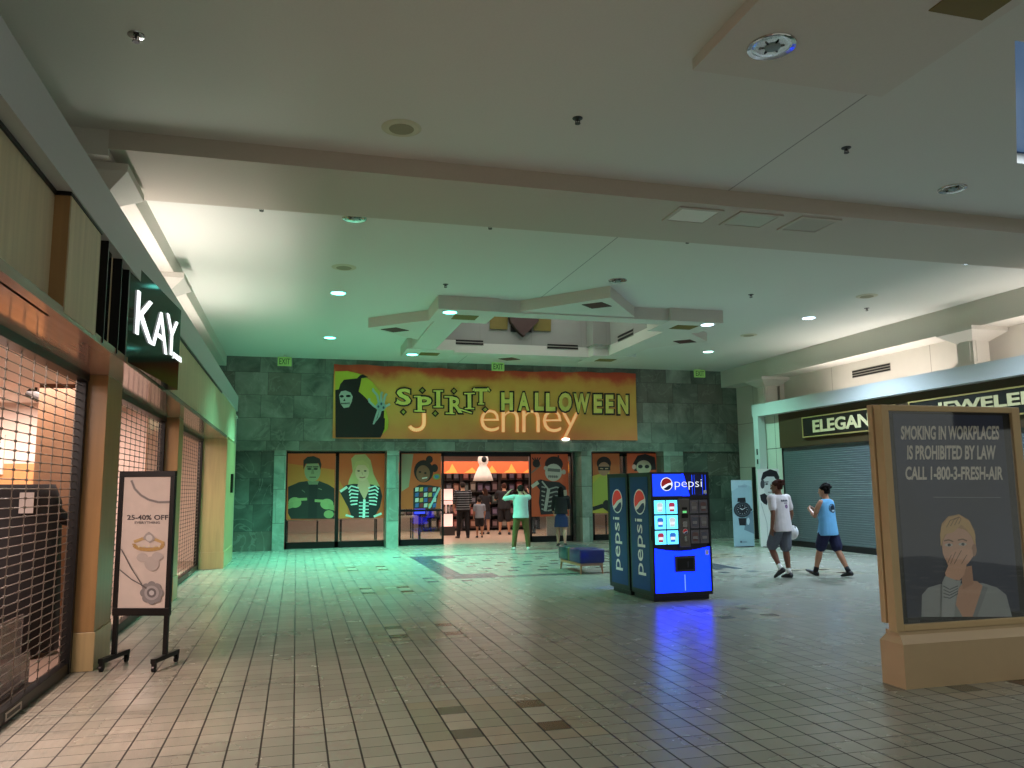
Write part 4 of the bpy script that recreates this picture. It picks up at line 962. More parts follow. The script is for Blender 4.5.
# ---- leaflet holder and shop pieces behind the first gate
t = thing('leaflet_holder', 'clear leaflet holder standing just behind the first security gate', 'leaflet holder', (-2.12, 6.9, 0))
m = MB(mat('acrylic', (150, 140, 134), .15, alpha=.45)); m.box(-.01, .0, -.55, .55, .08, .62); m.build('back_sheet', t)
m = MB(MATS['acrylic']); m.box(.06, .066, -.55, .55, .08, .32); m.build('front_sheet', t)
for k in range(6): m = MB(MATS['acrylic']); y = -.55+k*.22; m.box(-.01, .066, y-.006, y+.006, .08, .3); m.build('divider', t)
m = MB(M_dark); m.box(-.06, .1, -.56, .56, 0, .08); m.build('base', t)
t = thing('covered_trolley', 'tall black covered trolley with a handle behind the first gate', 'trolley', (-2.78, 9.05, 0), R(12))
m = MB(mat('black_cloth', (20, 17, 20), .8, var=.3, bump=.4)); m.loft([((0, 0, .05), (1, 0, 0), (0, 1, 0), .52, .4), ((0, 0, .7), (1, 0, 0), (0, 1, 0), .5, .38), ((0, 0, 1.5), (1, 0, 0), (0, 1, 0), .47, .34), ((0, 0, 1.68), (1, 0, 0), (0, 1, 0), .4, .28)], 16); m.build('cloth_cover', t, smooth=True)
m = MB(M_black); m.loft([((.3, 0, 1.42), (0, 1, 0), (0, 0, 1), .1, .12), ((.46, 0, 1.36), (0, 1, 0), (0, 0, 1), .09, .09), ((.56, 0, 1.3), (0, 1, 0), (0, 0, 1), .05, .05)], 12); m.build('handle', t)
m = MB(mat('paper_tag', (176, 168, 164), .6)); m.box(.12, .24, -.37, -.345, 1.4, 1.6); m.build('paper_tag', t)
for x in (-.3, .3):
    m = MB(M_black); m.cyl((x-.02, 0, .04), (x+.02, 0, .04), .04); m.build('caster', t)
m = MB(wood_mat('orange_panel', (196, 140, 90), .4)); m.box(-6.9, -3.15, 12.5, 12.6, 0, 2.0); m.m(MATS['shop_wall']); m.box(-6.9, -3.15, 12.5, 12.6, 2.0, 2.85); struct('wall_jeweller_back', m, 'orange wood partition inside the jeweller shop', 'wall')
m = MB(wood_mat('dark_column_veneer', (112, 80, 54), .4)); m.box(-2.9, -2.35, 10.2, 10.7, 0, 2.85); struct('shop_column', m, 'brown veneered column inside the jeweller shop behind the first gate', 'column')
t = thing('lit_sign_box', 'white lit sign box on the orange partition in the jeweller shop', 'light box', (-4.35, 12.45, 1.85))
m = MB(M_trim); m.box(-.42, .42, 0, .06, 0, .55); m.build('housing', t); m = MB(mat('lit_box_white', (255, 240, 230), .5, emit=5)); m.box(-.38, .38, -.01, 0, .04, .51); m.build('lit_panel', t)
for i, (x, y, l) in enumerate(((-2.9, 15.4, 'glass jewellery counter behind the third gate'), (-2.9, 11.9, 'glass jewellery counter behind the second gate'))):
    t = thing('jewellery_counter', l, 'display counter', (x, y, 0))
    m = MB(M_wood); m.box(-.3, .3, -.4, .4, 0, .7); m.build('base_cabinet', t); m = MB(glass_mat('case_glass%d' % i, (230, 236, 236), .05)); m.box(-.3, .3, -.4, .4, .7, 1.0); m.build('glass_case', t); m = MB(M_dark); m.box(-.31, .31, -.41, .41, 1.0, 1.02); m.build('top_rim', t)

# ---- standees by the far right pier
def standee(label, x0, x1, y, h, draw, bg, zx, zy, zs):
    t = thing('standing_poster', label, 'standing poster', ((x0+x1)/2, y, 0)); w = (x1-x0)/2
    m = MB(ink(bg, rough=.4)); m.box(-w, w, 0, .02, .015, h); m.build('panel', t)
    m = MB(M_dark); m.box(-w*.8, w*.8, -.08, .12, 0, .02); m.build('foot', t)
    q = Art(Zm(PY, y, zx, zy, zs), N_, .0008, .001); draw(q); q.mb.build('print', t, world=True)
def d_watch(q):
    q.poly([(55, 95), (245, 95), (250, 160), (180, 130), (60, 200)], (150, 186, 190)); q.poly([(200, 430), (262, 380), (275, 600), (180, 560)], (96, 124, 134)).lift()
    [q.poly([(122+k*12, 145), (130+k*12, 145), (130+k*12, 163), (122+k*12, 163)], (120, 150, 158)) for k in range(7)]
    q.poly([(118, 262), (190, 258), (194, 300), (115, 300)], (18, 22, 26)); q.poly([(125, 450), (198, 450), (195, 520), (135, 520)], (18, 22, 26)).lift()
    q.ell(162, 372, 82, 74, (34, 42, 48)); q.ell(162, 372, 66, 60, (60, 74, 80)); q.ell(162, 372, 58, 52, (16, 22, 28)).lift()
    for k in range(12): q.line([(162+48*math.cos(k*PI/6), 372+43*math.sin(k*PI/6)), (162+40*math.cos(k*PI/6), 372+36*math.sin(k*PI/6))], 5, (186, 200, 200))
    q.line([(162, 372), (190, 352)], 5, (210, 220, 220)); q.line([(162, 372), (138, 358)], 6, (210, 220, 220)); q.ell(216, 480, 14, 34, (170, 196, 200)); q.ell(246, 372, 8, 12, (40, 46, 50)); q.poly([(140, 664), (160, 664), (160, 682), (140, 682)], (70, 92, 100)); q.line([(165, 674), (205, 674)], 6, (90, 112, 120))
def d_man(q):
    q.poly([(262, 60), (275, 15), (320, -5), (362, 8), (380, 45), (372, 90), (360, 60), (290, 55), (280, 90)], (20, 22, 24)).lift()
    q.poly([(278, 60), (300, 42), (345, 42), (362, 70), (362, 130), (340, 165), (310, 168), (284, 140)], (176, 190, 180)).lift()
    q.poly([(255, 160), (285, 148), (310, 172), (300, 225), (280, 215), (262, 195)], (26, 28, 30)); q.ell(272, 90, 14, 30, (60, 66, 66))
    for x in (298, 342): q.line([(x-12, 78), (x+12, 76)], 6, (30, 32, 34)); q.ell(x, 90, 9, 6, (30, 32, 34))
    q.line([(322, 88), (326, 122)], 5, (116, 128, 120)); q.line([(306, 142), (340, 142)], 5, (90, 80, 78)); q.line([(262, 210), (300, 340), (310, 480)], 4, (150, 166, 158)); q.line([(345, 170), (350, 250)], 6, (140, 156, 148))
standee('tall pale standing poster of a black wristwatch', 11.10, 11.70, 18.85, 1.735, d_watch, (136, 172, 178), 725, 470, 9.375)
standee('tall white standing poster of a dark-haired person behind the walker', 11.735, 12.38, 18.6, 2.03, d_man, (196, 208, 196), 720, 470, 6.4)

# ---- advertising panel in the right foreground
KY = 5.5
t = thing('advertising_panel', 'free-standing tan advertising panel with a no smoking poster', 'advertising panel', (5.36, 5.55, 0))
M_tanp = mat('tan_laminate', (206, 176, 134), .45, var=.05); M_tanl = mat('tan_base_laminate', (200, 172, 138), .5, var=.05)
X0, X1 = 4.655, 6.09
m = MB(M_tanp)
for q in ((X0, X0+.075, .42, 2.255), (X1-.085, X1, .42, 2.255), (X0+.075, X1-.085, 2.205, 2.255), (X0+.075, X1-.085, .42, .48)): m.box(q[0], q[1], KY, KY+.09, q[2], q[3])
m.build('frame', t, world=True, bevel=.006)
m = MB(M_tanp); m.box(X0-.005, X1+.005, KY+.105, KY+.165, .48, 2.265); m.box(X0+.03, X1-.03, KY+.09, KY+.106, .42, 2.24); m.build('back_frame', t, world=True, bevel=.005)
m = MB(M_tanl); m.box(X0+.0, X1, KY-.06, KY+.2, 0, .34)
b = [(X0, KY-.06, .34), (X1, KY-.06, .34), (X1, KY+.2, .34), (X0, KY+.2, .34), (X0+.03, KY+.0, .40), (X1-.03, KY, .40), (X1-.03, KY+.15, .40), (X0+.03, KY+.15, .40)]
m.add(b, [(4, 5, 6, 7), (0, 1, 5, 4), (1, 2, 6, 5), (2, 3, 7, 6), (3, 0, 4, 7)]); m.box(X0+.02, X1-.02, KY-.0, KY+.15, .395, .43); m.build('base', t, world=True)
m = MB(M_black); m.box(X0+.07, X1-.08, KY+.03, KY+.05, .475, 2.21); m.build('bezel', t, world=True)
yk = KY+.027
A = Zm(PY, yk, 880, 400, 6.4); B = Zm(PY, yk, 880, 500, 5.486)
def kmat():
    m, nt, b, N, M, MIX = nodes_of('ad_print_navy', .5)
    pos = N('NewGeometry'); nz = N('TexNoise'); nz.inputs['Scale'].default_value = 1.4; nt.links.new(pos.outputs['Position'], nz.inputs['Vector'])
    nt.links.new(MIX(nz.outputs['Fac'], lin((28, 31, 48)), lin((46, 60, 98))), b.inputs['Base Color']); return m
c = [PY(yk, *p) for p in ((893.5, 413), (1005.5, 418), (1018.5, 614), (906.5, 618))]
xk0, xk1, zk0, zk1 = (c[0].x+c[3].x)/2, (c[1].x+c[2].x)/2-.01, c[3].z-.0, c[0].z-.005
m = MB(kmat()); m.box(xk0, xk1, KY+.024, KY+.03, zk0, zk1); m.build('poster', t, world=True)
a = Art(A, N_, .0006, .004); TXT = (210, 204, 196)
a.text('SMOKING IN WORKPLACES', 132, 165, 760, 255, TXT, .032); a.text('IS PROHIBITED BY LAW', 172, 290, 738, 382, TXT, .032); a.text('CALL 1-800-3-FRESH-AIR', 160, 425, 785, 512, TXT, .032)
a.line([(340, 622), (770, 624)], 4, (120, 124, 136))
a.T = B
a.poly([(225, 640), (228, 520), (262, 480), (330, 460), (560, 455), (640, 480), (690, 520), (722, 640)], (162, 168, 174)).lift()
a.poly([(400, 640), (430, 480), (470, 440), (530, 445), (560, 470), (520, 640)], (214, 166, 142)); a.poly([(405, 560), (450, 640), (400, 640)], (150, 156, 160)); a.poly([(545, 520), (560, 470), (590, 480), (530, 640), (505, 640)], (140, 146, 152)).lift()
a.poly([(440, 370), (500, 360), (510, 460), (450, 490)], (200, 152, 128)).lift()
a.poly([(325, 190), (335, 130), (370, 90), (430, 78), (485, 110), (515, 170), (522, 250), (330, 250)], (196, 154, 108)).lift()
a.ell(425, 262, 88, 108, (220, 172, 146)); a.ell(512, 275, 14, 34, (180, 134, 110)).lift()
a.poly([(328, 250), (330, 150), (372, 96), (430, 84), (490, 120), (518, 190), (520, 250), (500, 200), (470, 160), (440, 135), (400, 175), (350, 190)], (214, 176, 120)); [a.line([(360+k*22, 150-k*6), (380+k*20, 112-k*3), (430, 92)], 4, (148, 112, 76)) for k in range(4)]; a.lift()
for x, y in ((372, 246), (447, 242)): a.ell(x, y, 22, 9, (214, 206, 200)); a.ell(x+2, y, 9, 8, (40, 44, 52)); a.line([(x-26, y-22), (x, y-28), (x+24, y-18)], 7, (130, 96, 70))
a.poly([(356, 330), (385, 285), (430, 265), (500, 270), (505, 310), (470, 350), (455, 410), (430, 440), (360, 430), (350, 400), (368, 360)], (228, 178, 152)).lift()
for p in ([(385, 300), (365, 345)], [(408, 284), (380, 350)], [(440, 275), (400, 350)], [(470, 300), (440, 350)]): a.line(p, 4, (150, 104, 86))
a.poly([(330, 640), (335, 450), (350, 415), (410, 440), (440, 440), (410, 520), (400, 640)], (178, 184, 190)).lift()
for k in range(4): a.line([(340, 470+k*20), (375, 490+k*16), (420, 470+k*14)], 6, (112, 118, 126))
[a.poly([(148+k*11, 655), (156+k*11, 655), (156+k*11, 670), (148+k*11, 670)], (96, 96, 100)) for k in range(6)]
a.mb.build('poster_print', t, world=True, label='grey lettering and a person covering nose and mouth')
m = MB(glass_mat('ad_glass', (255, 255, 255), .012, fk=.12)); m.box(X0+.075, X1-.085, KY+.008, KY+.012, .48, 2.205); m.build('glass_pane', t, world=True)
# ================================================================ people
def remesh(mb, name, voxel, smooth=4):
    me = mb.mesh(name); ob = bpy.data.objects.new(name, me); COL.objects.link(ob)
    r = ob.modifiers.new('r', 'REMESH'); r.mode = 'VOXEL'; r.voxel_size = voxel
    if smooth: s = ob.modifiers.new('s', 'SMOOTH'); s.factor = .5; s.iterations = smooth
    dg = bpy.context.evaluated_depsgraph_get(); dg.update(); ev = ob.evaluated_get(dg)
    out = bpy.data.meshes.new_from_object(ev); mats = mb.mats
    bpy.data.objects.remove(ob); bpy.data.meshes.remove(me)
    out.materials.clear()
    for m in mats: out.materials.append(m)
    out.polygons.foreach_set('use_smooth', [True]*len(out.polygons)); return out
def attach(me, name, parent, label=None):
    o = bpy.data.objects.new(name, me); COL.objects.link(o); o.parent = parent
    if label: o['label'] = label
    return o
def limb(mb, pts, rad, n=12):
    """tapered limb through pts with round ends"""
    rings = []
    P = [Vector(p) for p in pts]
    for i, p in enumerate(P):
        d = (P[min(i+1, len(P)-1)]-P[max(i-1, 0)]).normalized()
        u = Vector((1, 0, 0)) if abs(d.x) < .9 else Vector((0, 1, 0)); w = d.cross(u).normalized(); u = w.cross(d)
        rings.append((p, u, w, rad[i], rad[i]))
    mb.loft(rings, n)
    for p, r in ((P[0], rad[0]), (P[-1], rad[-1])): mb.ball(p, r*.98, n=10, k=6)
def hand(mb, wrist, d, side, palm_n, s, curl=.5, rf=.0085):
    """palm and five fingers; d = pointing direction, palm_n = direction the palm faces"""
    d = d.normalized(); pn = (palm_n - d*palm_n.dot(d)).normalized(); w = d.cross(pn)*side
    mb.loft([(wrist, w, pn, .026*s, .018*s), (wrist+d*.03*s, w, pn, .036*s, .016*s), (wrist+d*.08*s, w, pn, .042*s, .014*s), (wrist+d*.095*s, w, pn, .038*s, .011*s)], 12)
    for k, (o, L) in enumerate(((-.031, .068), (-.010, .078), (.011, .073), (.031, .056))):
        p = wrist+d*.088*s+w*o*s; c = curl*(1+.12*k); pts = [p]; a = 0
        for seg in (.45, .32, .23):
            a += c*.75; p = p+(d*math.cos(a)+pn*math.sin(a))*L*seg*s; pts.append(p)
        limb(mb, pts, [rf*s, rf*.95*s, rf*.88*s, rf*.75*s], 8)
    p = wrist+d*.028*s-w*.034*s
    q = p+(d*.6-w*.62+pn*.35).normalized()*.036*s; r = q+(d*.85-w*.15+pn*.45).normalized()*.03*s
    limb(mb, [wrist+d*.02*s-w*.02*s, p, q, r], [rf*1.5*s, rf*1.35*s, rf*1.15*s, rf*.85*s], 8)

def person(label, loc, heading, H, hip, knee, arms, skin, top, bottom, shoe, hair, lean=.03, twist=0, headyaw=0, headpitch=0, sleeve=.45, leg_len=1.0, skirt=False, voxel=.0085, hairstyle='short', footpitch=(0, 0), spread=.02, collar=0, sleeveless=False, top_hem=.49, socks=None, build=1.0):
    """a standing or walking figure facing local +y. hip/knee: (left, right) angles; arms: per side (flex, out, elbow, inward)"""
    t = thing('person', label, 'person', (loc[0], loc[1], 0), heading)
    up = Vector((0, 0, 1)); h = H
    hz = .52*h
    Rl = Matrix.Rotation(-lean, 3, 'X'); pel = Vector((0, 0, hz))
    Rt = Matrix.Rotation(twist, 3, 'Z')
    def U(x, y, z): return pel + Rt @ Rl @ Vector((x*h*build if abs(x) > .06 else x*h, y*h, z*h-hz))
    legs = []
    for k, s in enumerate((-1, 1)):
        a, kn = hip[k], knee[k]
        p0 = pel+Vector((s*.052*h, 0, 0)); d1 = Vector((s*spread, math.sin(a), -math.cos(a))).normalized(); p1 = p0+d1*.245*h
        a2 = a-kn; d2 = Vector((s*spread*.6, math.sin(a2), -math.cos(a2))).normalized(); p2 = p1+d2*.245*h
        fp = footpitch[k]; f = Vector((s*.12, math.cos(fp), math.sin(fp))).normalized()
        legs.append([p0, p1, p2, f, d1, d2])
    low = min(min((L[2]-up*.038*h).z, (L[2]+L[3]*.105*h-up*.03*h-up*.005).z) for L in legs)
    dz = Vector((0, 0, -low)); pel = pel+dz
    for L in legs:
        for i in range(3): L[i] = L[i]+dz
    sh = []
    for k, s in enumerate((-1, 1)):
        fx_, out, el, inn = arms[k]
        p0 = U(s*.112, 0, .815); d1 = Rt @ Vector((s*math.sin(out), math.sin(fx_)*math.cos(out), -math.cos(fx_)*math.cos(out))).normalized()
        p1 = p0+d1*.172*h; a = fx_+el
        d2 = Rt @ Vector((s*(math.sin(out)*.4)-s*math.sin(inn), math.sin(a)*math.cos(inn), -math.cos(a)*math.cos(inn))).normalized(); p2 = p1+d2*.145*h
        sh.append((p0, p1, p2, d1, d2))
    X, Y_ = Rt @ Rl @ Vector((1, 0, 0)), Rt @ Rl @ Vector((0, 1, 0))
    TOR = [(.50, .088, .066, 0), (.54, .094, .07, 0), (.60, .08, .058, 0), (.66, .083, .06, .004), (.72, .094, .066, .008), (.77, .102, .066, .006), (.805, .106, .056, 0), (.83, .082, .046, -.004), (.845, .045, .04, -.002)]
    bm_ = MB(skin)
    bm_.loft([(U(0, dy, z), X, Y_, rx*h*.93*build, ry*h*.95*build) for z, rx, ry, dy in TOR]+[(U(0, .002, .865), X, Y_, .033*h, .035*h), (U(0, .008, .9), X, Y_, .032*h, .036*h)], 18)
    hc = U(0, .014, .934); Rh = Rt @ Rl @ Matrix.Rotation(headyaw, 3, 'Z') @ Matrix.Rotation(headpitch, 3, 'X')
    def Hd(x, y, z): return hc + Rh @ Vector((x*h, y*h, z*h))
    hx, hy = Rh @ Vector((1, 0, 0)), Rh @ Vector((0, 1, 0))
    bm_.loft([(Hd(0, .018, -.066), hx, hy, .016*h, .018*h), (Hd(0, .012, -.055), hx, hy, .03*h, .034*h), (Hd(0, .006, -.035), hx, hy, .039*h, .047*h), (Hd(0, .002, -.01), hx, hy, .044*h, .054*h), (Hd(0, 0, .015), hx, hy, .046*h, .058*h), (Hd(0, -.004, .04), hx, hy, .041*h, .052*h), (Hd(0, -.006, .058), hx, hy, .026*h, .034*h), (Hd(0, -.006, .066), hx, hy, .01*h, .014*h)], 18)
    limb(bm_, [Hd(0, .053, .008), Hd(0, .062, -.008), Hd(0, .066, -.018)], [.005*h, .0075*h, .009*h], 8)          # nose
    bm_.ball(Hd(0, .05, -.040), .014*h, .008*h, .006*h); bm_.ball(Hd(0, .050, .014), .03*h, .01*h, .006*h); bm_.ball(Hd(0, .043, -.060), .014*h, .012*h, .01*h)
    for s in (-1, 1): bm_.ball(Hd(s*.047, -.006, -.006), .006*h, .013*h, .018*h)
    for k, s in enumerate((-1, 1)):
        p0, p1, p2, f, d1, d2 = legs[k]
        limb(bm_, [p0+up*.01*h, p0+d1*.09*h, p0+d1*.18*h, p1, p1+d2*.07*h-d2.orthogonal()*0, p1+d2*.16*h, p2], [.055*h, .052*h, .042*h, .034*h, .036*h, .026*h, .021*h])
        limb(bm_, [p2-up*.012*h-f*.025*h, p2-up*.014*h+f*.035*h, p2-up*.018*h+f*.075*h], [.017*h, .014*h, .009*h], 10)
        a0, a1, a2, e1, e2 = sh[k]
        limb(bm_, [a0-X*(s*.02*h), a0+e1*.05*h, a0+e1*.12*h, a1, a1+e2*.045*h, a2], [.029*h, .029*h, .027*h, .022*h, .0235*h, .016*h])
        pn = Rt @ Vector((-s, .15, 0)); 
        if abs(e2.dot(pn)) > .8: pn = Vector((0, 0, -1))
        hand(bm_, a2, e2, s, pn, h/1.7, .45)
    attach(remesh(bm_, 'body', voxel, 3), 'body', t)
    # eyes and mouth
    m = MB(mat('eye_white', (220, 216, 208), .3))
    for s in (-1, 1): m.ball(Hd(s*.018, .0485, .004), .0075*h, .006*h, .0045*h)
    m.m(mat('eye_dark', (24, 18, 16), .2))
    for s in (-1, 1): m.ball(Hd(s*.018, .0535, .004), .0035*h, .003*h, .0038*h)
    m.build('eyes', t, smooth=True)
    m = MB(mat('lip', (120, 70, 62), .5)); m.ball(Hd(0, .056, -.041), .011*h, .004*h, .0028*h); m.build('mouth', t, smooth=True)
    # hair
    m = MB(hair)
    m.loft([(Hd(0, -.028, -.03), hx, hy, .036*h, .03*h), (Hd(0, -.018, -.01), hx, hy, .047*h, .044*h), (Hd(0, -.012, .012), hx, hy, .051*h, .053*h), (Hd(0, -.006, .034), hx, hy, .05*h, .058*h), (Hd(0, -.006, .058), hx, hy, .036*h, .044*h), (Hd(0, -.006, .074), hx, hy, .013*h, .018*h)], 18)
    if hairstyle == 'bun':
        rnd = random.Random(5)
        for k in range(34): th, ph = rnd.uniform(0, 2*PI), rnd.uniform(-.1, 1.4); m.ball(Hd(.047*math.cos(th)*math.cos(ph), -.012+.056*math.sin(th)*math.cos(ph)-(.012 if math.sin(th) < 0 else .02), .02+.052*math.sin(ph)), .0125*h, n=8, k=5)
        for k in range(16): th, ph = rnd.uniform(0, 2*PI), rnd.uniform(-1, 1.4); m.ball(Hd(.028*math.cos(th)*math.cos(ph), -.066+.026*math.sin(th)*math.cos(ph), .036+.026*math.sin(ph)), .013*h, n=8, k=5)
    if hairstyle == 'curly':
        rnd = random.Random(7)
        for k in range(46): th, ph = rnd.uniform(0, 2*PI), rnd.uniform(-.15, 1.45); m.ball(Hd(.052*math.cos(th)*math.cos(ph), -.018+.058*math.sin(th)*math.cos(ph)-(.014 if math.sin(th) > .3 else 0), .026+.056*math.sin(ph)), .016*h, n=8, k=5)
    if hairstyle == 'long':
        m.loft([(Hd(0, -.03, .03), hx, hy, .048*h, .034*h), (Hd(0, -.04, -.03), hx, hy, .052*h, .03*h), (Hd(0, -.048, -.1), hx, hy, .055*h, .024*h), (Hd(0, -.05, -.17), hx, hy, .042*h, .018*h)], 14)
    attach(remesh(m, 'hair', voxel*1.05, 2), 'hair', t)
    # top
    m = MB(top); z0 = top_hem; g = .012
    LOOSE = [(.52, .118, .096, .004), (.60, .109, .084, 0), (.68, .107, .082, .004), (.74, .111, .08, .006), (.78, .112, .076, .004), (.815, .106, .064, 0), (.835, .08, .052, -.003), (.848, .05, .046, -.002)]
    rings = [(U(0, .006, z0), X, Y_, .121*h*build, .102*h*build)]+[(U(0, dy, z), X, Y_, rx*h*build, ry*h*build) for z, rx, ry, dy in LOOSE if z > z0+.02]
    m.loft(rings, 20)
    if not sleeveless:
        for k, s in enumerate((-1, 1)):
            a0, a1, a2, e1, e2 = sh[k]; L = .172*h
            m.ball(a0-up*.004*h, .047*h)
            if sleeve <= 1: limb(m, [a0-X*(s*.07*h)+up*.002*h, a0-X*(s*.03*h), a0+e1*.02*h, a0+e1*(L*sleeve)], [.036*h, .041*h, .043*h, .04*h])
            else: limb(m, [a0-X*(s*.05*h)-up*.002*h, a0+e1*.02*h, a0+e1*.1*h, a1, a1+e2*(.145*h*(sleeve-1))], [.04*h, .04*h, .034*h, .03*h, .023*h])
    tm = remesh(m, 'shirt', voxel, 3); so = attach(tm, 'shirt', t)
    # bottom
    m = MB(bottom); g = .008
    m.loft([(pel+Vector((0, 0, -.045*h)), Vector((1, 0, 0)), Vector((0, 1, 0)), (.096+g)*h*build, (.072+g)*h), (pel+Vector((0, 0, .03*h)), Vector((1, 0, 0)), Vector((0, 1, 0)), (.09+g)*h*build, (.066+g)*h), (pel+Vector((0, 0, .075*h)), Vector((1, 0, 0)), Vector((0, 1, 0)), (.08+g)*h*build, (.06+g)*h)], 18)
    if skirt:
        m.loft([(pel+Vector((0, 0, -.20*h)), Vector((1, 0, 0)), Vector((0, 1, 0)), .125*h, .095*h), (pel+Vector((0, 0, -.05*h)), Vector((1, 0, 0)), Vector((0, 1, 0)), .112*h, .086*h), (pel+Vector((0, 0, .05*h)), Vector((1, 0, 0)), Vector((0, 1, 0)), .092*h, .07*h)], 18)
    else:
        for L in legs:
            p0, p1, p2, f, d1, d2 = L
            if leg_len < 1: limb(m, [p0, p0+d1*.08*h, p0+d1*(.245*h*leg_len)], [.064*h, .066*h, .062*h])
            else: limb(m, [p0, p0+d1*.1*h, p1, p1+d2*.1*h, p1+d2*.225*h], [.063*h, .059*h, .045*h, .041*h, .036*h])
    attach(remesh(m, 'skirt' if skirt else ('shorts' if leg_len < 1 else 'trousers'), voxel, 3), 'skirt' if skirt else ('shorts' if leg_len < 1 else 'trousers'), t)
    for k, L in enumerate(legs):
        p0, p1, p2, f, d1, d2 = L
        nf = f.cross(Vector((1, 0, 0))).normalized(); nf = -nf if nf.z < 0 else nf; sx = nf.cross(f)
        m = MB(shoe)
        m.loft([(p2-f*.045*h-nf*.02*h, sx, nf, .012*h, .014*h), (p2-f*.032*h-nf*.012*h, sx, nf, .024*h, .026*h), (p2-nf*.01*h, sx, nf, .028*h, .029*h), (p2+f*.05*h-nf*.018*h, sx, nf, .028*h, .021*h), (p2+f*.09*h-nf*.024*h, sx, nf, .028*h, .015*h), (p2+f*.112*h-nf*.027*h, sx, nf, .016*h, .01*h)], 16)
        attach(remesh(m, 'shoe', voxel, 2), 'shoe', t)
        if socks:
            m = MB(socks); limb(m, [p2, p2-d2*.055*h], [.026*h, .0265*h], 12); m.build('sock', t, smooth=True)
    return t, so, dict(U=U, sh=sh, legs=legs, X=X, Y=Y_, h=h, pel=pel)
def back_print(t, so, info, name, shapes, label):
    """print on the back of a shirt: shapes in (x, z) as fractions of the height, wrapped onto the cloth"""
    bm = bmesh.new(); bm.from_mesh(so.data); tree = BVHTree.FromBMesh(bm); X, Y_, h = info['X'], info['Y'], info['h']
    mb = MB()
    for pts, col in shapes:
        mb.m(ink(col)); vs = []
        for x, z in pts:
            o = info['U'](0, 0, z)+X*(x*h); hit = tree.ray_cast(o-Y_*.6, Y_)
            vs.append((hit[0] if hit[0] is not None else o-Y_*.1)-Y_*.004)
        mb.face(vs)
    bm.free(); mb.build(name, so, label=label)
def disc(cx, cz, r, n=10, r2=None): return [(cx+r*math.cos(2*PI*k/n), cz+(r2 or r)*math.sin(2*PI*k/n)) for k in range(n)]
def sk(n, c): return mat('skin_'+n, c, .5, var=.05)
def cloth(n, c): return mat('cloth_'+n, c, .85, var=.12, scale=14)
def hr(n, c): return mat('hair_'+n, c, .9, var=.3, scale=60, spec=.15)
# walker in the white T-shirt: passing step, heading left and away
t, so, I = person('person in white T-shirt and grey shorts walking with something white under one arm', (8.22, 12.36), R(16), 1.67,
    hip=(R(24), R(2)), knee=(R(52), R(8)), arms=((R(-14), R(10), R(24), R(4)), (R(-6), R(16), R(35), R(0))), skin=sk('brown', (116, 74, 54)), top=cloth('white', (214, 206, 206)), bottom=cloth('grey', (92, 96, 106)),
    shoe=mat('shoe_charcoal', (36, 36, 40), .5), hair=hr('auburn', (62, 36, 28)), headyaw=R(24), hairstyle='bun', sleeve=.62, leg_len=.86, footpitch=(R(-32), R(-4)), socks=cloth('sock_white', (222, 222, 218)), lean=.05, voxel=.0085, top_hem=.468, build=1.05)
sh_ = [([(x0, .775), (x0+.02, .775), (x0+.02, .795), (x0, .795)], (60, 60, 72)) for x0 in (-.05, -.026, -.002, .022)]+[([(-.02, .755), (.03, .755), (.03, .765), (-.02, .765)], (120, 110, 116)), (disc(.01, .725, .022, 10), (110, 70, 120)), (disc(.01, .725, .011, 8), (205, 190, 196))]
back_print(t, so, I, 'back_print', sh_, 'dark print on the back of the shirt')
a0, a1, a2, e1, e2 = I['sh'][1]
mw, _, _ = None, None, None
bag = tag(MB(mat('white_helmet', (224, 224, 224), .35)).build('white_bundle'), 'rounded white bundle held at the white T-shirt walker\'s hip', 'bundle')
hb = MB(mat('white_helmet', (224, 224, 224), .35)); hb.ball((0, 0, 0), .10, .12, .13, 16, 10); hb.m(mat('bundle_grey', (110, 112, 118), .5)); hb.lathe([(.102, -.02), (.108, -.01), (.108, .01), (.102, .02)], 20)
hb.m(M_black); hb.tube([(0, .06, .1), (0, .03, .15), (0, -.03, .15), (0, -.06, .1)], .008)
bag.data = hb.mesh('white_bundle'); bag.data.polygons.foreach_set('use_smooth', [True]*len(bag.data.polygons))
bag.matrix_world = Matrix.Translation(Vector((8.22, 12.36, 0))+Matrix.Rotation(R(16), 3, 'Z') @ (a2+e2*.07*1.0+Vector((.14, .0, -.07)))) @ Matrix.Rotation(.4, 4, 'X')
# walker in the blue jersey: wide stride to the left
t, so, I = person('person in pale blue sleeveless jersey and navy shorts striding to the left', (9.12, 12.3), R(18), 1.62,
    hip=(R(19), R(-16)), knee=(R(3), R(12)), arms=((R(24), R(2), R(100), R(30)), (R(24), R(4), R(98), R(34))), skin=sk('tan', (176, 126, 98)), top=cloth('sky', (110, 178, 226)), bottom=cloth('navy', (22, 26, 62)),
    shoe=mat('shoe_black', (18, 18, 22), .5), hair=hr('black', (22, 18, 18)), headyaw=R(12), hairstyle='curly', sleeveless=True, leg_len=.80, footpitch=(R(24), R(-8)), socks=cloth('sock_black', (22, 22, 26)), lean=.02, voxel=.0085, top_hem=.455)
sh_ = [(disc(.0, .745, .052, 14, .05), (36, 44, 62))]
back_print(t, so, I, 'back_print', sh_, 'round dark emblem on the back of the jersey')
for s_, c_ in ((disc(0, .745, .042, 12, .04), (92, 118, 140)), (disc(0, .75, .034, 12, .028), (30, 38, 54)), ([(-.02, .715), (.02, .715), (.014, .728), (-.014, .728)], (200, 220, 230))):
    I2 = dict(I); 
    back_print(t, so, I2, 'emblem_detail', [(s_, c_)], None)
for k, o in enumerate([c for c in so.children if c.name.startswith('emblem_detail')]): o.location = -I['Y']*.003*(k+1)
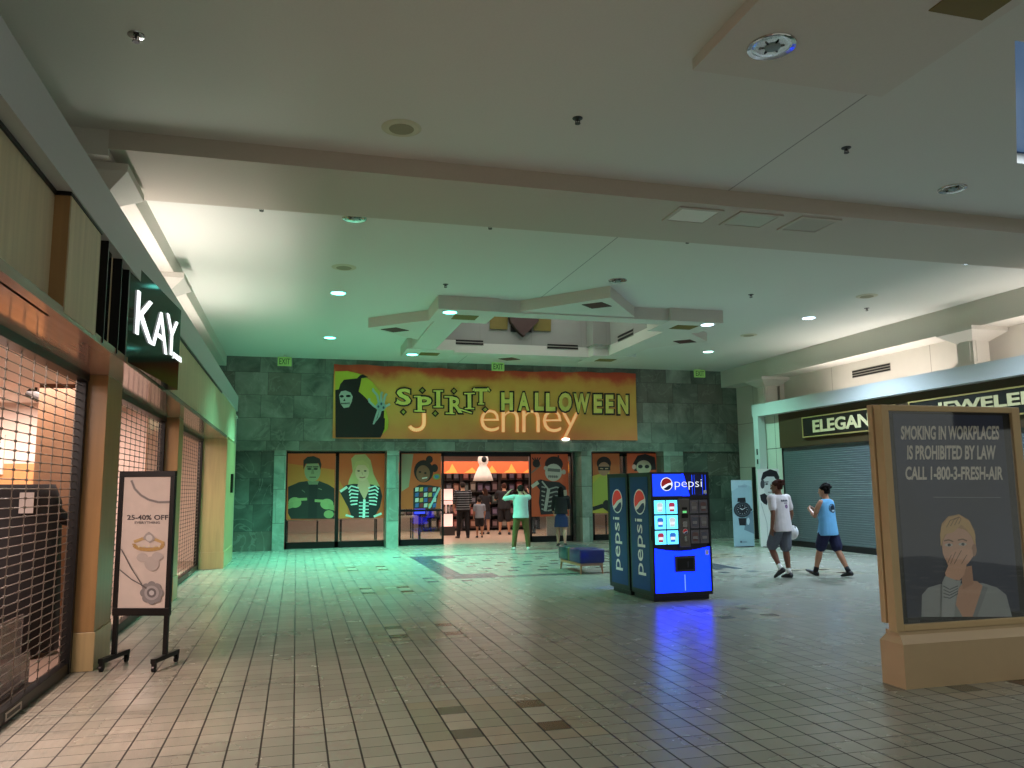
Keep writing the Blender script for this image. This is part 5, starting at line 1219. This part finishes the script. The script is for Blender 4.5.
# person with raised arms before the skeleton poster, seen from behind
person('person in pale shirt and olive trousers with arms raised to the head', (5.66, 20.1), R(-8), 1.66, hip=(R(4), R(2)), knee=(R(2), R(4)), arms=((R(70), R(62), R(100), R(58)), (R(88), R(8), R(28), R(16))),
    skin=sk('light', (190, 148, 124)), top=cloth('aqua', (176, 206, 200)), bottom=cloth('olive', (92, 84, 40)), shoe=mat('shoe_white', (196, 196, 190), .5), hair=hr('dark', (44, 36, 32)), spread=.16, sleeve=.75, voxel=.012, footpitch=(0, 0), top_hem=.49, build=1.08)
person('person in black top and blue skirt with long dark hair beside the stone pier', (7.05, 20.95), R(-20), 1.6, hip=(R(8), R(-6)), knee=(R(4), R(10)), arms=((R(10), R(12), R(40), R(10)), (R(15), R(10), R(60), R(20))),
    skin=MATS['skin_light'], top=cloth('black', (22, 20, 24)), bottom=cloth('denim', (30, 44, 88)), shoe=MATS['shoe_black'], hair=MATS['hair_black'], skirt=True, hairstyle='long', sleeve=1.5, voxel=.012, top_hem=.54)
# shoppers inside
person('person in a striped dark top and black trousers, back turned, inside the shop', (5.24, 25.55), R(4), 1.78, hip=(R(3), R(-3)), knee=(R(2), R(3)), arms=((R(5), R(12), R(30), R(10)), (R(4), R(10), R(30), R(8))), skin=MATS['skin_tan'], top=None or nodes_of('striped_cloth', .85)[0],
    bottom=MATS['cloth_black'], shoe=MATS['shoe_black'], hair=MATS['hair_dark'], sleeve=1.3, voxel=.013, spread=.08, build=1.12)
m_ = MATS['striped_cloth']; nt_ = m_.node_tree; w_ = nt_.nodes.new('ShaderNodeTexWave'); w_.bands_direction = 'Z'; w_.inputs['Scale'].default_value = 4.2
tc_ = nt_.nodes.new('ShaderNodeTexCoord'); nt_.links.new(tc_.outputs['Object'], w_.inputs[0]); cr_ = nt_.nodes.new('ShaderNodeValToRGB'); cr_.color_ramp.interpolation = 'CONSTANT'
cr_.color_ramp.elements[0].color = lin((22, 22, 28))+(1,); cr_.color_ramp.elements[1].position = .82; cr_.color_ramp.elements[1].color = lin((128, 128, 134))+(1,)
nt_.links.new(w_.outputs['Fac'], cr_.inputs[0]); nt_.links.new(cr_.outputs[0], nt_.nodes['Principled BSDF'].inputs['Base Color'])
person('child in grey shirt and black shorts beside the striped shopper', (5.80, 25.6), R(-5), 1.26, hip=(R(3), R(-3)), knee=(R(3), R(2)), arms=((R(8), R(10), R(20), R(5)), (R(5), R(10), R(20), R(5))), skin=MATS['skin_tan'], top=cloth('ash', (140, 144, 156)),
    bottom=MATS['cloth_black'], shoe=MATS['shoe_black'], hair=MATS['hair_dark'], sleeve=.7, leg_len=.8, voxel=.012)
person('person in black top and grey skirt browsing the shelves inside the shop', (6.42, 27.4), R(10), 1.58, hip=(R(3), R(-3)), knee=(R(3), R(2)), arms=((R(30), R(10), R(50), R(15)), (R(25), R(10), R(50), R(15))), skin=MATS['skin_light'], top=MATS['cloth_black'],
    bottom=cloth('slate', (52, 54, 66)), shoe=MATS['shoe_black'], hair=hr('brown', (58, 36, 28)), sleeve=.6, skirt=True, voxel=.014, hairstyle='long')
person('person in black T-shirt and black shorts with folded arms inside the shop', (6.98, 26.9), R(-12), 1.75, hip=(R(4), R(-4)), knee=(R(3), R(2)), arms=((R(30), R(16), R(90), R(40)), (R(30), R(16), R(90), R(40))), skin=MATS['skin_tan'], top=MATS['cloth_black'],
    bottom=MATS['cloth_black'], shoe=MATS['shoe_charcoal'], hair=MATS['hair_auburn'], sleeve=.7, leg_len=.95, voxel=.014, spread=.1, build=1.15)
person('person in dark coat and dark trousers by the right door inside the shop', (7.95, 27.0), R(30), 1.66, hip=(R(4), R(-4)), knee=(R(3), R(2)), arms=((R(10), R(10), R(40), R(15)), (R(10), R(10), R(40), R(15))), skin=MATS['skin_light'], top=cloth('coal', (28, 28, 32)),
    bottom=MATS['cloth_black'], shoe=MATS['shoe_charcoal'], hair=MATS['hair_black'], sleeve=1.6, voxel=.014)
# ================================================================ light
def area(name, loc, rot, sx, sy, power, col, spread=180):
    L = bpy.data.lights.new(name, 'AREA'); L.shape = 'RECTANGLE'; L.size = sx; L.size_y = sy; L.energy = power; L.color = lin(col); L.spread = R(spread)
    o = bpy.data.objects.new(name, L); COL.objects.link(o); o.location = loc; o.rotation_euler = rot; return o
DN, UP = (0, 0, 0), (PI, 0, 0)
WARM, ROSE = (255, 246, 242), (255, 232, 222)
# fluorescent battens lying on the ledges behind the header bars
def batten(x, y0, y1, z, label, power, col):
    t = thing('cove_batten', label, 'batten light', (x, (y0+y1)/2, z), group='batten lights in the coves'); w = (y1-y0)/2
    m = MB(M_trim); m.box(-.05, .05, -w, w, 0, .05); m.build('housing', t); m = MB(mat('tube_lit', (255, 236, 224), .4, emit=3)); m.cyl((0, -w+.03, .065), (0, w-.03, .065), .014, n=10); m.build('tube', t)
    area('cove_light', (x, (y0+y1)/2, z+.1), UP, .12, y1-y0, power, col)
batten(-1.8, 9.8, 12.6, 3.57, 'batten light behind the left header bar before the lit sign', 48, WARM)
batten(-1.8, 13.6, 16.4, 3.57, 'batten light behind the left header bar past the lit sign', 34, WARM)
batten(12.95, 13.6, 17.6, 3.60, 'batten light behind the right header bar under the vent', 46, WARM)
batten(12.95, 8.2, 12.2, 3.60, 'batten light behind the right header bar nearer the camera', 34, WARM)
# shop interiors
for y, p in ((5.5, 230), (10.6, 230), (15.2, 220)): area('jeweller_light', (-3.2, y, 2.8), DN, 1.6, 2.6, p, ROSE)
def track_spot(y, label, p):
    t = thing('track_spotlight', label, 'spotlight', (-3.05, y, 2.85), group='track lights of the jeweller shop')
    m = MB(M_dark); m.cyl((0, 0, -.08), (0, 0, 0), .015, n=8); m.build('stem', t); m = MB(M_dark); m.cyl((-.09, 0, -.06), (.07, 0, -.14), .05, .06, 14); m.build('lamp_head', t)
    L = bpy.data.lights.new('track_beam', 'SPOT'); L.energy = p; L.color = lin((255, 204, 186)); L.spot_size = R(54); L.spot_blend = .7; L.shadow_soft_size = .04
    o = bpy.data.objects.new('track_beam', L); COL.objects.link(o); o.location = (-2.95, y, 2.68); o.rotation_euler = Vector((1.9, 0, -2.68)).to_track_quat('-Z', 'Y').to_euler()
track_spot(5.0, 'dark track spotlight inside the jeweller shop behind the first gate', 420)
track_spot(6.9, 'dark track spotlight inside the jeweller shop near the first pillar', 420)
track_spot(10.6, 'dark track spotlight inside the jeweller shop behind the second gate', 320)
track_spot(16.2, 'dark track spotlight inside the jeweller shop behind the third gate', 320)
area('costume_light', (5.4, 26.6, 2.9), DN, 7.5, 5.0, 330, (255, 234, 222))
area('coffer_light', (5.4, 17.2, 6.9), DN, 3.5, 3, 75, (235, 240, 235))
# dusk light falling through the near ceiling opening, and unseen downlights added as fill around the viewer
area('skylight', (7.9, 5.8, 5.31), DN, 2.6, 1.6, 110, (214, 226, 240))
for x, y in ((1.2, 2.6), (4.6, 1.2), (8.6, 1.2), (1.2, -1.6), (5.4, -2.0), (9.6, 3.8)):
    downlight(x, y, 'added fill downlight in the near ceiling out of view', (255, 246, 232), power=70, col=(246, 250, 228))
# the lit hall behind the viewer
w = bpy.data.worlds.new('world'); S.world = w; w.use_nodes = True
bg = w.node_tree.nodes['Background']; bg.inputs[0].default_value = lin((230, 234, 222))+(1,); bg.inputs[1].default_value = .48
vs_ = S.view_settings; vs_.view_transform = 'Standard'; vs_.look = 'None'; vs_.gamma = 1; vs_.use_curve_mapping = False; vs_.exposure = 0
S.display_settings.display_device = 'sRGB'
S.cycles.use_denoising = True
S.cycles.max_bounces = 10; S.cycles.transparent_max_bounces = 16; S.cycles.sample_clamp_indirect = 6
